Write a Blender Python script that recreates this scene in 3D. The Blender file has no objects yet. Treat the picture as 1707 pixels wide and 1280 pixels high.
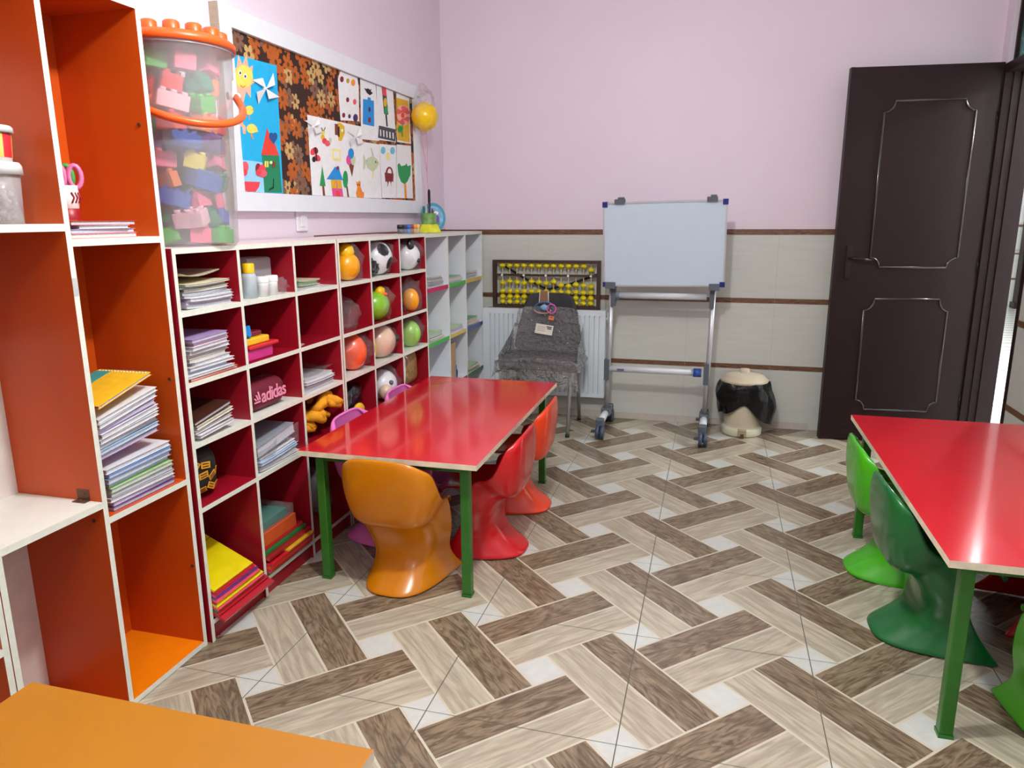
import bpy, bmesh, math, random
from mathutils import Vector, Matrix, noise
from math import sin, cos, pi, radians
random.seed(7)
SC = bpy.context.scene
COL = SC.collection
K = 5.0/6.0          # survey units -> metres (applied to every root at the end)

# ------------------------------------------------------------------ survey camera (same camera that is created below)
IMG_W, IMG_H = 1707, 1280
F_PX = 1224.59
PITCH, YAW, ROLL = 0.222569, -0.267173, -0.0054919
EYE = Vector((0.805228, -2.490666, 1.517659))
def cam_axes():
    cp, sp, cy, sy = cos(PITCH), sin(PITCH), cos(YAW), sin(YAW)
    f = Vector((sy*cp, cy*cp, -sp)); r = Vector((cy, -sy, 0)); u = r.cross(f)
    return r*cos(ROLL)+u*sin(ROLL), u*cos(ROLL)-r*sin(ROLL), f
CR, CU, CF = cam_axes()
def on(u, v, ax, val):
    """point of the photographed plane (x, y or z = val) seen at photo position u, v"""
    d = CF + CR*((u-IMG_W/2)/F_PX) + CU*((IMG_H/2-v)/F_PX)
    i = 'xyz'.index(ax)
    return EYE + d*((val-EYE[i])/d[i])

# ------------------------------------------------------------------ materials
def lin(c):
    return tuple(((x/255)/12.92 if x/255 <= .04045 else ((x/255+.055)/1.055)**2.4) for x in c)
MATS = {}
def mat(name, col, rough=.5, metal=0.0, var=.06, scale=18, coat=0.0, bump=0.0, bscale=60, spec=.5, alpha=1.0, trans=0.0, emit=None, estr=0, sss=0):
    if name in MATS: return MATS[name]
    m = bpy.data.materials.new(name); m.use_nodes = True
    nt = m.node_tree; b = nt.nodes['Principled BSDF']
    c = lin(col)
    tc = nt.nodes.new('ShaderNodeTexCoord')
    nz = nt.nodes.new('ShaderNodeTexNoise'); nz.inputs['Scale'].default_value = scale; nz.inputs['Detail'].default_value = 3
    nt.links.new(tc.outputs['Object'], nz.inputs['Vector'])
    mr = nt.nodes.new('ShaderNodeMapRange'); mr.inputs['From Min'].default_value = .3; mr.inputs['From Max'].default_value = .7
    mr.inputs['To Min'].default_value = 1-var; mr.inputs['To Max'].default_value = 1+var
    nt.links.new(nz.outputs['Fac'], mr.inputs['Value'])
    mx = nt.nodes.new('ShaderNodeMix'); mx.data_type = 'RGBA'; mx.blend_type = 'MULTIPLY'; mx.inputs['Factor'].default_value = 1
    mx.inputs['A'].default_value = (*c, 1); nt.links.new(mr.outputs['Result'], mx.inputs['B'])
    nt.links.new(mx.outputs['Result'], b.inputs['Base Color'])
    b.inputs['Roughness'].default_value = rough; b.inputs['Metallic'].default_value = metal
    b.inputs['Specular IOR Level'].default_value = spec
    b.inputs['Coat Weight'].default_value = coat; b.inputs['Coat Roughness'].default_value = .08
    b.inputs['Alpha'].default_value = alpha; b.inputs['Transmission Weight'].default_value = trans
    if sss:
        b.inputs['Subsurface Weight'].default_value = sss; b.inputs['Subsurface Radius'].default_value = (.02, .02, .02)
    if bump:
        n2 = nt.nodes.new('ShaderNodeTexNoise'); n2.inputs['Scale'].default_value = bscale; n2.inputs['Detail'].default_value = 4
        nt.links.new(tc.outputs['Object'], n2.inputs['Vector'])
        bp = nt.nodes.new('ShaderNodeBump'); bp.inputs['Strength'].default_value = bump; bp.inputs['Distance'].default_value = .02
        nt.links.new(n2.outputs['Fac'], bp.inputs['Height']); nt.links.new(bp.outputs['Normal'], b.inputs['Normal'])
    if emit:
        b.inputs['Emission Color'].default_value = (*lin(emit), 1); b.inputs['Emission Strength'].default_value = estr
    MATS[name] = m
    return m

def film(name, tint=(235, 235, 240), body=.055, rough=.1, bscale=25, bump=.6, gloss=.22):
    """thin clear plastic film: mostly transparent, a little milky, glossy and crinkled"""
    if name in MATS: return MATS[name]
    m = bpy.data.materials.new(name); m.use_nodes = True
    nt = m.node_tree; N = nt.nodes; L = nt.links
    N.clear()
    out = N.new('ShaderNodeOutputMaterial'); tr = N.new('ShaderNodeBsdfTransparent'); di = N.new('ShaderNodeBsdfDiffuse'); gl = N.new('ShaderNodeBsdfGlossy')
    di.inputs['Color'].default_value = (*lin(tint), 1); gl.inputs['Roughness'].default_value = rough
    tc = N.new('ShaderNodeTexCoord'); nz = N.new('ShaderNodeTexNoise'); nz.inputs['Scale'].default_value = bscale; nz.inputs['Detail'].default_value = 5
    bp = N.new('ShaderNodeBump'); bp.inputs['Strength'].default_value = bump; bp.inputs['Distance'].default_value = .05
    L.new(tc.outputs['Object'], nz.inputs['Vector']); L.new(nz.outputs['Fac'], bp.inputs['Height'])
    L.new(bp.outputs['Normal'], gl.inputs['Normal'])
    m1 = N.new('ShaderNodeMixShader'); m1.inputs[0].default_value = body
    L.new(tr.outputs[0], m1.inputs[1]); L.new(di.outputs[0], m1.inputs[2])
    lw = N.new('ShaderNodeLayerWeight'); lw.inputs['Blend'].default_value = .25; L.new(bp.outputs['Normal'], lw.inputs['Normal'])
    mu = N.new('ShaderNodeMath'); mu.operation = 'MULTIPLY_ADD'; mu.inputs[1].default_value = gloss*1.15; mu.inputs[2].default_value = gloss*.16
    L.new(lw.outputs['Fresnel'], mu.inputs[0])
    m2 = N.new('ShaderNodeMixShader'); L.new(mu.outputs[0], m2.inputs[0]); L.new(m1.outputs[0], m2.inputs[1]); L.new(gl.outputs[0], m2.inputs[2])
    L.new(m2.outputs[0], out.inputs[0])
    MATS[name] = m
    return m

def wood(name, ca, cb, uv=True, scale=(1.6, 14, 1), dist=1.5, rough=.35, obj=False, var=.05, big=True):
    """printed wood grain running along U (or local X), with knots"""
    if name in MATS: return MATS[name]
    m = bpy.data.materials.new(name); m.use_nodes = True
    nt = m.node_tree; N = nt.nodes; L = nt.links; b = N['Principled BSDF']
    tc = N.new('ShaderNodeTexCoord'); mp = N.new('ShaderNodeMapping'); mp.inputs['Scale'].default_value = scale
    L.new(tc.outputs['Object' if obj else 'UV'], mp.inputs['Vector'])
    n1 = N.new('ShaderNodeTexNoise'); n1.inputs['Scale'].default_value = 2.2; n1.inputs['Detail'].default_value = 3; n1.inputs['Distortion'].default_value = dist
    L.new(mp.outputs[0], n1.inputs['Vector'])
    mm = N.new('ShaderNodeMath'); mm.operation = 'MULTIPLY'; mm.inputs[1].default_value = 34 if big else 22
    L.new(n1.outputs['Fac'], mm.inputs[0])
    sn = N.new('ShaderNodeMath'); sn.operation = 'SINE'; L.new(mm.outputs[0], sn.inputs[0])
    n2 = N.new('ShaderNodeTexNoise'); n2.inputs['Scale'].default_value = 9; n2.inputs['Detail'].default_value = 6; L.new(mp.outputs[0], n2.inputs['Vector'])
    ad = N.new('ShaderNodeMath'); ad.operation = 'MULTIPLY_ADD'; ad.inputs[1].default_value = .16; L.new(sn.outputs[0], ad.inputs[0]); L.new(n2.outputs['Fac'], ad.inputs[2])
    cr = N.new('ShaderNodeValToRGB'); cr.color_ramp.elements[0].position = .22; cr.color_ramp.elements[1].position = .78
    cr.color_ramp.elements[0].color = (*lin(ca), 1); cr.color_ramp.elements[1].color = (*lin(cb), 1)
    L.new(ad.outputs[0], cr.inputs['Fac']); L.new(cr.outputs['Color'], b.inputs['Base Color'])
    b.inputs['Roughness'].default_value = rough
    MATS[name] = m
    return m

# ------------------------------------------------------------------ mesh builder
class MB:
    def __init__(s): s.bm = bmesh.new(); s.uv = None
    def face(s, pts, mi=0, smooth=False):
        f = s.bm.faces.new([s.bm.verts.new(p) for p in pts]); f.material_index = mi; f.smooth = smooth
        return f
    def box(s, x0, y0, z0, x1, y1, z1, mi=0, faces=None, bevel=0):
        """faces: {'+x': index, '-x':..., ...} gives single sides a material of their own"""
        v = [s.bm.verts.new(p) for p in ((x0,y0,z0),(x1,y0,z0),(x1,y1,z0),(x0,y1,z0),(x0,y0,z1),(x1,y0,z1),(x1,y1,z1),(x0,y1,z1))]
        out = []
        for key, q in (('-z',(0,3,2,1)),('+z',(4,5,6,7)),('-y',(0,1,5,4)),('+x',(1,2,6,5)),('+y',(2,3,7,6)),('-x',(3,0,4,7))):
            f = s.bm.faces.new([v[i] for i in q]); f.material_index = (faces or {}).get(key, mi); out.append(f)
        if bevel:
            es = list({e for f in out for e in f.edges})
            bmesh.ops.bevel(s.bm, geom=es, offset=bevel, segments=2, affect='EDGES', profile=.5)
        return v
    def obox(s, c, ax, ay, az, mi=0, faces=None):
        """box with centre c and half-axis vectors"""
        c = Vector(c); ax = Vector(ax); ay = Vector(ay); az = Vector(az)
        v = [s.bm.verts.new(c+ax*i+ay*j+az*k) for k in (-1,1) for j, i in ((-1,-1),(-1,1),(1,1),(1,-1))]
        for key, q in (('-z',(0,3,2,1)),('+z',(4,5,6,7)),('-y',(0,1,5,4)),('+x',(1,2,6,5)),('+y',(2,3,7,6)),('-x',(3,0,4,7))):
            f = s.bm.faces.new([v[i] for i in q]); f.material_index = (faces or {}).get(key, mi)
    def cyl(s, p0, p1, r0, r1=None, seg=16, mi=0, caps=True):
        r1 = r0 if r1 is None else r1
        p0 = Vector(p0); p1 = Vector(p1); d = (p1-p0).normalized()
        a = d.orthogonal().normalized(); b = d.cross(a)
        A = [s.bm.verts.new(p0+(a*cos(t)+b*sin(t))*r0) for t in [2*pi*i/seg for i in range(seg)]]
        B = [s.bm.verts.new(p1+(a*cos(t)+b*sin(t))*r1) for t in [2*pi*i/seg for i in range(seg)]]
        for i in range(seg):
            f = s.bm.faces.new((A[i], A[(i+1)%seg], B[(i+1)%seg], B[i])); f.smooth = True; f.material_index = mi
        if caps:
            f = s.bm.faces.new(A[::-1]); f.material_index = mi
            f = s.bm.faces.new(B); f.material_index = mi
    def tube(s, pts, r, seg=8, mi=0, closed=False):
        pts = [Vector(p) for p in pts]; n = len(pts); rings = []
        prev = None
        for i, p in enumerate(pts):
            if closed: d = pts[(i+1)%n]-pts[i-1]
            else: d = pts[min(i+1, n-1)]-pts[max(i-1, 0)]
            d.normalize()
            a = d.orthogonal().normalized() if prev is None else (prev-d*prev.dot(d)).normalized()
            prev = a; b = d.cross(a)
            rr = r[i] if isinstance(r, (list, tuple)) else r
            rings.append([s.bm.verts.new(p+(a*cos(t)+b*sin(t))*rr) for t in [2*pi*k/seg for k in range(seg)]])
        m = n if closed else n-1
        for i in range(m):
            A, B = rings[i], rings[(i+1)%n]
            for k in range(seg):
                f = s.bm.faces.new((A[k], A[(k+1)%seg], B[(k+1)%seg], B[k])); f.smooth = True; f.material_index = mi
        if not closed:
            f = s.bm.faces.new(rings[0][::-1]); f.material_index = mi
            f = s.bm.faces.new(rings[-1]); f.material_index = mi
    def lathe(s, prof, c=(0,0,0), seg=28, mi=0, axis='z', mis=None, smooth=True):
        """prof: [(radius, height)...] revolved about an axis through c"""
        c = Vector(c); rings = []
        for r, h in prof:
            ring = []
            if r < 1e-6:
                p = Vector((0,0,h))
                ring = [p]
            else:
                ring = [Vector((r*cos(t), r*sin(t), h)) for t in [2*pi*i/seg for i in range(seg)]]
            if axis == 'x': ring = [Vector((q.z, q.x, q.y)) for q in ring]
            if axis == 'y': ring = [Vector((q.y, q.z, q.x)) for q in ring]
            rings.append([s.bm.verts.new(c+q) for q in ring])
        for j in range(len(rings)-1):
            A, B = rings[j], rings[j+1]
            m = mis[j] if mis else mi
            for i in range(seg):
                if len(A) == 1 and len(B) == 1: continue
                if len(A) == 1: vs = (A[0], B[(i+1)%seg], B[i])
                elif len(B) == 1: vs = (A[i], A[(i+1)%seg], B[0])
                else: vs = (A[i], A[(i+1)%seg], B[(i+1)%seg], B[i])
                f = s.bm.faces.new(vs); f.smooth = smooth; f.material_index = m
    def grid(s, fn, nu, nv, mi=0, smooth=True, closed_u=False):
        P = [[s.bm.verts.new(fn(i/(nu-(0 if closed_u else 1)), j/(nv-1))) for j in range(nv)] for i in range(nu)]
        for i in range(nu if closed_u else nu-1):
            for j in range(nv-1):
                i2 = (i+1) % nu
                f = s.bm.faces.new((P[i][j], P[i2][j], P[i2][j+1], P[i][j+1])); f.smooth = smooth; f.material_index = mi
    def prism(s, poly, org, ax, ay, az, mi=0, side=None):
        """flat outline poly (2-D) in the frame org, ax, ay, extruded along az (a vector)"""
        org = Vector(org); ax = Vector(ax); ay = Vector(ay); az = Vector(az)
        A = [s.bm.verts.new(org+ax*p[0]+ay*p[1]) for p in poly]
        B = [s.bm.verts.new(org+ax*p[0]+ay*p[1]+az) for p in poly]
        n = len(poly)
        f = s.bm.faces.new(A[::-1]); f.material_index = mi
        f = s.bm.faces.new(B); f.material_index = mi
        for i in range(n):
            f = s.bm.faces.new((A[i], A[(i+1)%n], B[(i+1)%n], B[i])); f.material_index = mi if side is None else side
    def blob(s, c, r, sub=3, mi=0, amp=0.0, freq=3.0, scale=(1,1,1), seed=0):
        ret = bmesh.ops.create_icosphere(s.bm, subdivisions=sub, radius=1)
        for v in ret['verts']:
            n = v.co.normalized()
            k = 1+amp*noise.noise(n*freq+Vector((seed*7.3, seed*3.1, seed)))
            v.co = Vector((n.x*r*scale[0]*k, n.y*r*scale[1]*k, n.z*r*scale[2]*k))+Vector(c)
        fs = {f for v in ret['verts'] for f in v.link_faces}
        for f in fs: f.smooth = True; f.material_index = mi
        return ret['verts']
    def xf(s, M):
        bmesh.ops.transform(s.bm, matrix=M, verts=s.bm.verts)
    def build(s, name, mats, parent=None, recalc=True, autosmooth=None):
        if recalc: bmesh.ops.recalc_face_normals(s.bm, faces=s.bm.faces)
        org = Vector((0,0,0))
        if parent is not None:
            org = parent['_org'] if '_org' in parent.keys() else None
            org = Vector(org) if org is not None else Vector((0,0,0))
        else:
            vs = s.bm.verts
            xs = [v.co.x for v in vs]; ys = [v.co.y for v in vs]; zs = [v.co.z for v in vs]
            org = Vector(((min(xs)+max(xs))/2, (min(ys)+max(ys))/2, min(zs)))
        for v in s.bm.verts: v.co -= org
        me = bpy.data.meshes.new(name); s.bm.to_mesh(me); s.bm.free()
        for m in (mats if isinstance(mats, (list, tuple)) else [mats]): me.materials.append(m)
        o = bpy.data.objects.new(name, me); COL.objects.link(o)
        if parent is None: o.location = org
        else: o.parent = parent
        o['_org'] = tuple(org)
        return o

def tag(o, label=None, cat=None, group=None, kind=None):
    if label: o['label'] = label
    if cat: o['category'] = cat
    if group: o['group'] = group
    if kind: o['kind'] = kind
    return o
def thing(name, label, cat, loc=(0,0,0), group=None):
    o = bpy.data.objects.new(name, None); COL.objects.link(o); o.location = loc
    o.empty_display_size = .05
    o['_org'] = tuple(loc)
    return tag(o, label, cat, group)
def struct(o): o['kind'] = 'structure'; return o
def kids(o): return [c for c in bpy.data.objects if c.parent is o]
def dup(root, loc, rz=0, label=None, group=None, swap=None, rot=None):
    r = root.copy(); COL.objects.link(r); r.location = loc; r.rotation_euler = rot if rot else (0,0,rz)
    if label: r['label'] = label
    if group: r['group'] = group
    if swap and r.data:
        r.data = swapped(r.data, swap)
    def rec(src, dst):
        for ch in kids(src):
            c = ch.copy(); COL.objects.link(c); c.parent = dst
            if swap and c.data: c.data = swapped(c.data, swap)
            rec(ch, c)
    rec(root, r)
    return r
_sw = {}
def swapped(me, swap):
    """the same mesh with some materials exchanged"""
    key = (me.name, tuple(sorted((a, b.name) for a, b in swap.items())))
    if key not in _sw:
        m2 = me.copy()
        for i, m in enumerate(m2.materials):
            if m and m.name in swap: m2.materials[i] = swap[m.name]
        _sw[key] = m2
    return _sw[key]
def mods(o, solid=0, sub=0, off=0):
    if solid:
        m = o.modifiers.new('thick', 'SOLIDIFY'); m.thickness = solid; m.offset = off
    if sub:
        m = o.modifiers.new('smooth', 'SUBSURF'); m.levels = sub; m.render_levels = sub
    return o
ORD = ['topmost','second','third','fourth','fifth','sixth','seventh','eighth','ninth','tenth','eleventh','twelfth','thirteenth','fourteenth','fifteenth','sixteenth','seventeenth','eighteenth']

# common materials
WHITE = mat('white_laminate', (228,230,222), .35, var=.025)
EDGE = mat('white_edge_band', (226,229,216), .4, var=.05, scale=40)
CRIM = mat('crimson_laminate', (150,15,33), .33, var=.03)
ORAN = mat('orange_laminate', (202,80,15), .36, var=.04, scale=6)
PAPER = mat('white_paper', (232,231,232), .75, var=.03)
PAGES = mat('page_edges', (196,196,204), .8, var=.1, scale=120)
BLACK = mat('black_plastic', (22,22,24), .4)
DGREY = mat('dark_grey_plastic', (70,74,82), .45)
STEEL = mat('brushed_steel', (200,200,200), .3, metal=1)
BROWN = mat('brown_detail', (80,50,30), .5)
# ================================================================== THE SETTING
XL, XR, YB, YN, ZC = -1.245, 2.46, 3.04, -4.6, 3.25      # left wall, right wall, back wall, wall behind the camera, ceiling
T = 0.6                                                   # floor tile
def plank_floor():
    bm = bmesh.new(); uvl = bm.loops.layers.uv.new('UVMap')
    s = T/math.sqrt(2); q = .128; g = .0042
    R2 = math.sqrt(2)
    def P(u, v, z=0): return Vector(((u+v)/R2, (u-v)/R2, z))
    rnd = random.Random(3)
    def quad(u0, v0, u1, v1, mi, along):
        vs = [bm.verts.new(P(*p)) for p in ((u0,v0),(u0,v1),(u1,v1),(u1,v0))]
        f = bm.faces.new(vs); f.material_index = mi
        ou, ov = rnd.random()*40, rnd.random()*40
        for l, (a, b) in zip(f.loops, ((0,0),(0,v1-v0),(u1-u0,v1-v0),(u1-u0,0))):
            l[uvl].uv = (a+ou, b+ov) if along == 'u' else (b+ou, a+ov)
    n0, n1 = -14, 14
    for i in range(n0, n1):
        for j in range(n0, n1):
            c = P((i+.5)*s, (j+.5)*s)
            if not (XL-.8 < c.x < XR+.8 and YN-.8 < c.y < YB+.8): continue
            U, V = i*s, j*s
            quad(U-q/2+g, V-q/2+g, U+q/2-g, V+q/2-g, 2, 'u')
            if (i+j) % 2 == 0:
                for a, b, m in ((q/2, s/2, 0), (s/2, s-q/2, 1)):
                    quad(U-q/2+g, V+a+g, U+s+q/2-g, V+b-g, m, 'u')
            else:
                for a, b, m in ((q/2, s/2, 1), (s/2, s-q/2, 0)):
                    quad(U+a+g, V-q/2+g, U+b-g, V+s+q/2-g, m, 'v')
    X0, X1, Y0, Y1 = XL, XR, YN, YB
    for co, no in (((X0,0,0),(-1,0,0)), ((X1,0,0),(1,0,0)), ((0,Y0,0),(0,-1,0)), ((0,Y1,0),(0,1,0))):
        bmesh.ops.bisect_plane(bm, geom=bm.verts[:]+bm.edges[:]+bm.faces[:], plane_co=co, plane_no=no, clear_outer=True)
    def strip(x0, y0, x1, y1, mi, z):
        f = bm.faces.new([bm.verts.new(p) for p in ((x0,y0,z),(x1,y0,z),(x1,y1,z),(x0,y1,z))]); f.material_index = mi
    strip(X0, Y0, X1, Y1, 3, -.0006)
    k = math.ceil(X0/T)
    while k*T < X1: strip(k*T-.0017, Y0, k*T+.0017, Y1, 4, .0005); k += 1
    k = math.ceil(Y0/T)
    while k*T < Y1: strip(X0, k*T-.0010, X1, k*T+.0010, 4, .0005); k += 1
    for p in ((X0,Y0),(X1,Y0),(X1,Y1),(X0,Y1)): pass
    for f in bm.faces:
        if f.normal.z < 0: f.normal_flip()
    me = bpy.data.meshes.new('floor'); bm.to_mesh(me); bm.free()
    for m in (wood('floor_dark_wood', (92,78,62), (146,128,106), scale=(1.5,8,1), rough=.22),
              wood('floor_pale_wood', (158,148,130), (192,182,162), scale=(1.1,10,1), dist=.6, rough=.22, big=False),
              mat('floor_white_inset', (200,202,196), .2, var=.05, scale=30),
              mat('floor_printed_grout', (205,196,178), .25, var=.03),
              mat('floor_tile_joint', (92,88,78), .8, var=.1)):
        me.materials.append(m)
    o = bpy.data.objects.new('floor', me); COL.objects.link(o); o['_org'] = (0,0,0)
    return struct(o)
plank_floor()

PINK = mat('pink_paint', (226,211,223), .5, var=.012, scale=3)
def tile_mat(name, ca, cb):
    m = mat(name, ca, .28, var=.0)
    nt = m.node_tree; N = nt.nodes; L = nt.links; b = N['Principled BSDF']
    tc = N.new('ShaderNodeTexCoord'); mp = N.new('ShaderNodeMapping'); mp.inputs['Scale'].default_value = (1.2,1.2,12)
    L.new(tc.outputs['Object'], mp.inputs['Vector'])
    n = N.new('ShaderNodeTexNoise'); n.inputs['Scale'].default_value = 3; n.inputs['Detail'].default_value = 6; L.new(mp.outputs[0], n.inputs['Vector'])
    cr = N.new('ShaderNodeValToRGB'); cr.color_ramp.elements[0].position = .3; cr.color_ramp.elements[1].position = .7
    cr.color_ramp.elements[0].color = (*lin(cb), 1); cr.color_ramp.elements[1].color = (*lin(ca), 1)
    L.new(n.outputs['Fac'], cr.inputs['Fac']); L.new(cr.outputs['Color'], b.inputs['Base Color'])
    return m
TILE = tile_mat('wall_tile', (206,208,200), (199,201,192))
GROUT = mat('tile_grout', (186,178,166), .8)
TRIMW = wood('brown_tile_border', (78,48,32), (134,96,68), scale=(3,30,30), obj=True, rough=.35)

def plain_wall(name, x0, y0, z0, x1, y1, z1, m=PINK):
    b = MB(); b.box(x0, y0, z0, x1, y1, z1); return struct(b.build(name, m))
plain_wall('wall_left', XL-.15, YN, 0, XL, YB, ZC)
plain_wall('wall_back', XL-.15, YB, 0, XR+.15, YB+.15, ZC)
plain_wall('wall_near', XL-.15, YN-.15, 0, XR+.15, YN, ZC)
plain_wall('ceiling', XL-.15, YN-.15, ZC, XR+.3, YB+.15, ZC+.1, mat('white_ceiling', (236,233,234), .8, var=.01))
OY0, OY1, OZ = 2.17, 2.93, 2.36                             # door opening in the right wall
b = MB(); b.box(XR, YN, 0, XR+.15, OY0, ZC); b.box(XR, OY0, 2.86, XR+.15, OY1, ZC); b.box(XR, OY1, 0, XR+.15, YB, ZC)
struct(b.build('wall_right', PINK))

# tiled wainscot: three rows of beige tiles under brown border strips
def wainscot(name, axis, fixed, a0, a1, sgn, rows=((0,.432),(.466,.912),(.948,1.392)), joint0=0.0):
    """tiles on the plane axis=fixed between a0 and a1; sgn is the side that faces the room"""
    t = .008
    w = MB()
    k0 = math.floor((a0-joint0)/T)
    for z0, z1 in rows:
        k = k0
        while joint0+k*T < a1:
            lo, hi = max(a0, joint0+k*T), min(a1, joint0+(k+1)*T)
            if hi-lo > .004:
                if axis == 'y': w.box(lo+.0008, fixed, z0+.001, hi-.0008, fixed+sgn*t, z1-.001)
                else: w.box(fixed, lo+.0008, z0+.001, fixed+sgn*t, hi-.0008, z1-.001)
            k += 1
    if axis == 'y': w.box(a0, fixed, rows[0][0], a1, fixed+sgn*t*.75, rows[-1][1], 1)
    else: w.box(fixed, a0, rows[0][0], fixed+sgn*t*.75, a1, rows[-1][1], 1)
    return struct(w.build(name, [TILE, GROUT]))
def border(name, axis, fixed, a0, a1, sgn, z0, z1, joint0=0.0):
    w = MB(); k = math.floor((a0-joint0)/T)
    while joint0+k*T < a1:
        lo, hi = max(a0, joint0+k*T), min(a1, joint0+(k+1)*T)
        if hi-lo > .004:
            if axis == 'y': w.box(lo+.001, fixed, z0, hi-.001, fixed+sgn*.0105, z1)
            else: w.box(fixed, lo+.001, z0, fixed+sgn*.0105, hi-.001, z1)
        k += 1
    return struct(w.build(name, TRIMW))
wainscot('wall_back_tiles', 'y', YB, XL, XR, -1, joint0=.03)
n = 1
for z0, z1 in ((.434,.465),(.914,.947),(1.393,1.430)):
    border('trim_%d' % n, 'y', YB, XL, XR, -1, z0, z1, .03); n += 1
wainscot('wall_right_tiles', 'x', XR, YN, OY0, -1)
for z0, z1 in ((.434,.465),(.914,.947),(1.393,1.430)):
    border('trim_%d' % n, 'x', XR, YN, OY0, -1, z0, z1); n += 1
wainscot('wall_left_tiles', 'x', XL, YN, YB-.02, 1, rows=((0,.432),(.466,.912),(.948,1.392)))
border('trim_%d' % n, 'x', XL, 1.05, YB-.02, 1, 1.393, 1.432); n += 1
b = MB(); b.box(XL+.02, YB-.016, 0, 1.52, YB-.0085, .05)
struct(b.build('baseboard_back', mat('pale_baseboard', (196,188,176), .4)))

# door frame, transom and corridor beyond
DARK = mat('dark_brown_paint', (36,20,21), .45, var=.05, scale=5, spec=.25)
b = MB()
b.box(XR-.015, OY1-.045, 0, XR+.17, OY1, OZ+.05); b.box(XR+.03, OY1-.022, OZ+.0501, XR+.07, OY1, 2.86)              # jamb on the hinge side
b.box(XR-.0149, OY1+.001, 0, XR-.001, OY1+.055, OZ+.05)        # casing on the hinge side
b.box(XR+.03, OY1-.058, 0, XR+.045, OY1-.0451, OZ)          # rebate strips
b.box(XR+.075, OY1-.058, 0, XR+.09, OY1-.0451, OZ)
b.box(XR-.015, OY0, 0, XR+.17, OY0+.03, 2.86)
b.box(XR-.02, OY0, OZ, XR+.16, OY1, OZ+.05)
b.box(XR-.02, OY0, 2.81, XR+.16, OY1, 2.86)
fr = struct(b.build('door_1_frame', DARK))
gl = mat('patterned_green_glass', (120,165,160), .12, bump=.9, bscale=55, alpha=1, trans=.7, var=.15, scale=30)
b = MB(); b.box(XR+.05, OY0+.03, OZ+.05, XR+.056, OY1-.022, 2.81); b.build('window_1', gl); struct(bpy.data.objects['window_1'])
CORW = mat('corridor_paint', (226,224,226), .6, var=.02)
CORF = mat('corridor_marble', (206,206,202), .2, var=.0)
nt = CORF.node_tree; wv = nt.nodes.new('ShaderNodeTexWave'); wv.bands_direction = 'Y'; wv.inputs['Scale'].default_value = 1.3; wv.inputs['Distortion'].default_value = 4; wv.inputs['Detail'].default_value = 3
tc = nt.nodes.new('ShaderNodeTexCoord'); nt.links.new(tc.outputs['Object'], wv.inputs['Vector'])
cr = nt.nodes.new('ShaderNodeValToRGB'); cr.color_ramp.elements[0].color = (*lin((168,168,166)), 1); cr.color_ramp.elements[1].color = (*lin((216,216,212)), 1); cr.color_ramp.elements[1].position = .35
nt.links.new(wv.outputs['Fac'], cr.inputs['Fac']); nt.links.new(cr.outputs['Color'], nt.nodes['Principled BSDF'].inputs['Base Color'])
b = MB(); b.box(XR, 1.0, -.05, 8, 12.2, -.001); struct(b.build('floor_corridor', CORF))
plain_wall('wall_corridor_end', XR+.15, 12.0, 0, 8, 12.15, ZC, CORW)
plain_wall('wall_corridor_side', 6.6, 1.0, 0, 6.75, 12.0, ZC, CORW)
plain_wall('wall_corridor_west', XR+.03, YB+.15, 0, XR+.15, 12.0, ZC, CORW)
plain_wall('wall_corridor_south', XR+.15, .9, 0, 8, 1.0, ZC, CORW)
plain_wall('ceiling_corridor', XR+.15, .9, ZC, 8, 12.15, ZC+.1, CORW)
wainscot('wall_corridor_tiles', 'y', 12.0, XR+.15, 6.6, -1)
for z0, z1 in ((.434,.465),(.86,.89),(1.32,1.36)):
    border('trim_%d' % n, 'y', 12.0, XR+.15, 6.6, -1, z0, z1); n += 1
b = MB(); b.box(5.66, 11.45, 0, 5.84, 11.62, 2.6); b.box(5.63, 11.43, 0, 5.87, 11.64, .1)
tag(b.build('door_post', DARK), 'dark brown door post standing far down the pale corridor', 'door post')
b = MB(); b.box(XR+.155, YB+.02, 0, XR+.175, YB+.15, .98)
struct(b.build('trim_%d' % n, mat('beige_tile_edge', (196,184,170), .4))); n += 1

# door leaf, swung open against the back wall
DX0, DX1 = 1.566, 2.40
dl = thing('door_leaf', 'dark brown panelled door standing wide open against the tiled back wall', 'door', (DX1, 2.90, 0))
dl['kind'] = 'thing'
A = Vector((DX0, 2.815, 0)); Bp = Vector((2.445, 2.905, 0)); dx = (Bp-A).normalized(); LEN = (Bp-A).length; dn = Vector((dx.y, -dx.x, 0))   # dn faces the room
def dp(s, z, out=0): return A+dx*s+dn*out+Vector((0,0,z))
b = MB(); DH = 2.415
b.obox(dp(LEN/2, DH/2+.008, -.0225), dx*LEN/2, dn*.0225, Vector((0,0,DH/2)))
b.obox(dp(.010, DH/2+.008, .004), dx*.010, dn*.0042, Vector((0,0,DH/2)))
b.obox(dp(LEN/2, .05, .002), dx*(LEN/2-.02), dn*.0025, Vector((0,0,.04)))
b.build('leaf', DARK, dl)
def door_sz(u, v):
    d = CF + CR*((u-IMG_W/2)/F_PX) + CU*((IMG_H/2-v)/F_PX)
    t = (A-EYE).dot(dn)/d.dot(dn); p = EYE+d*t
    return (p-A).dot(dx), p.z
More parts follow.
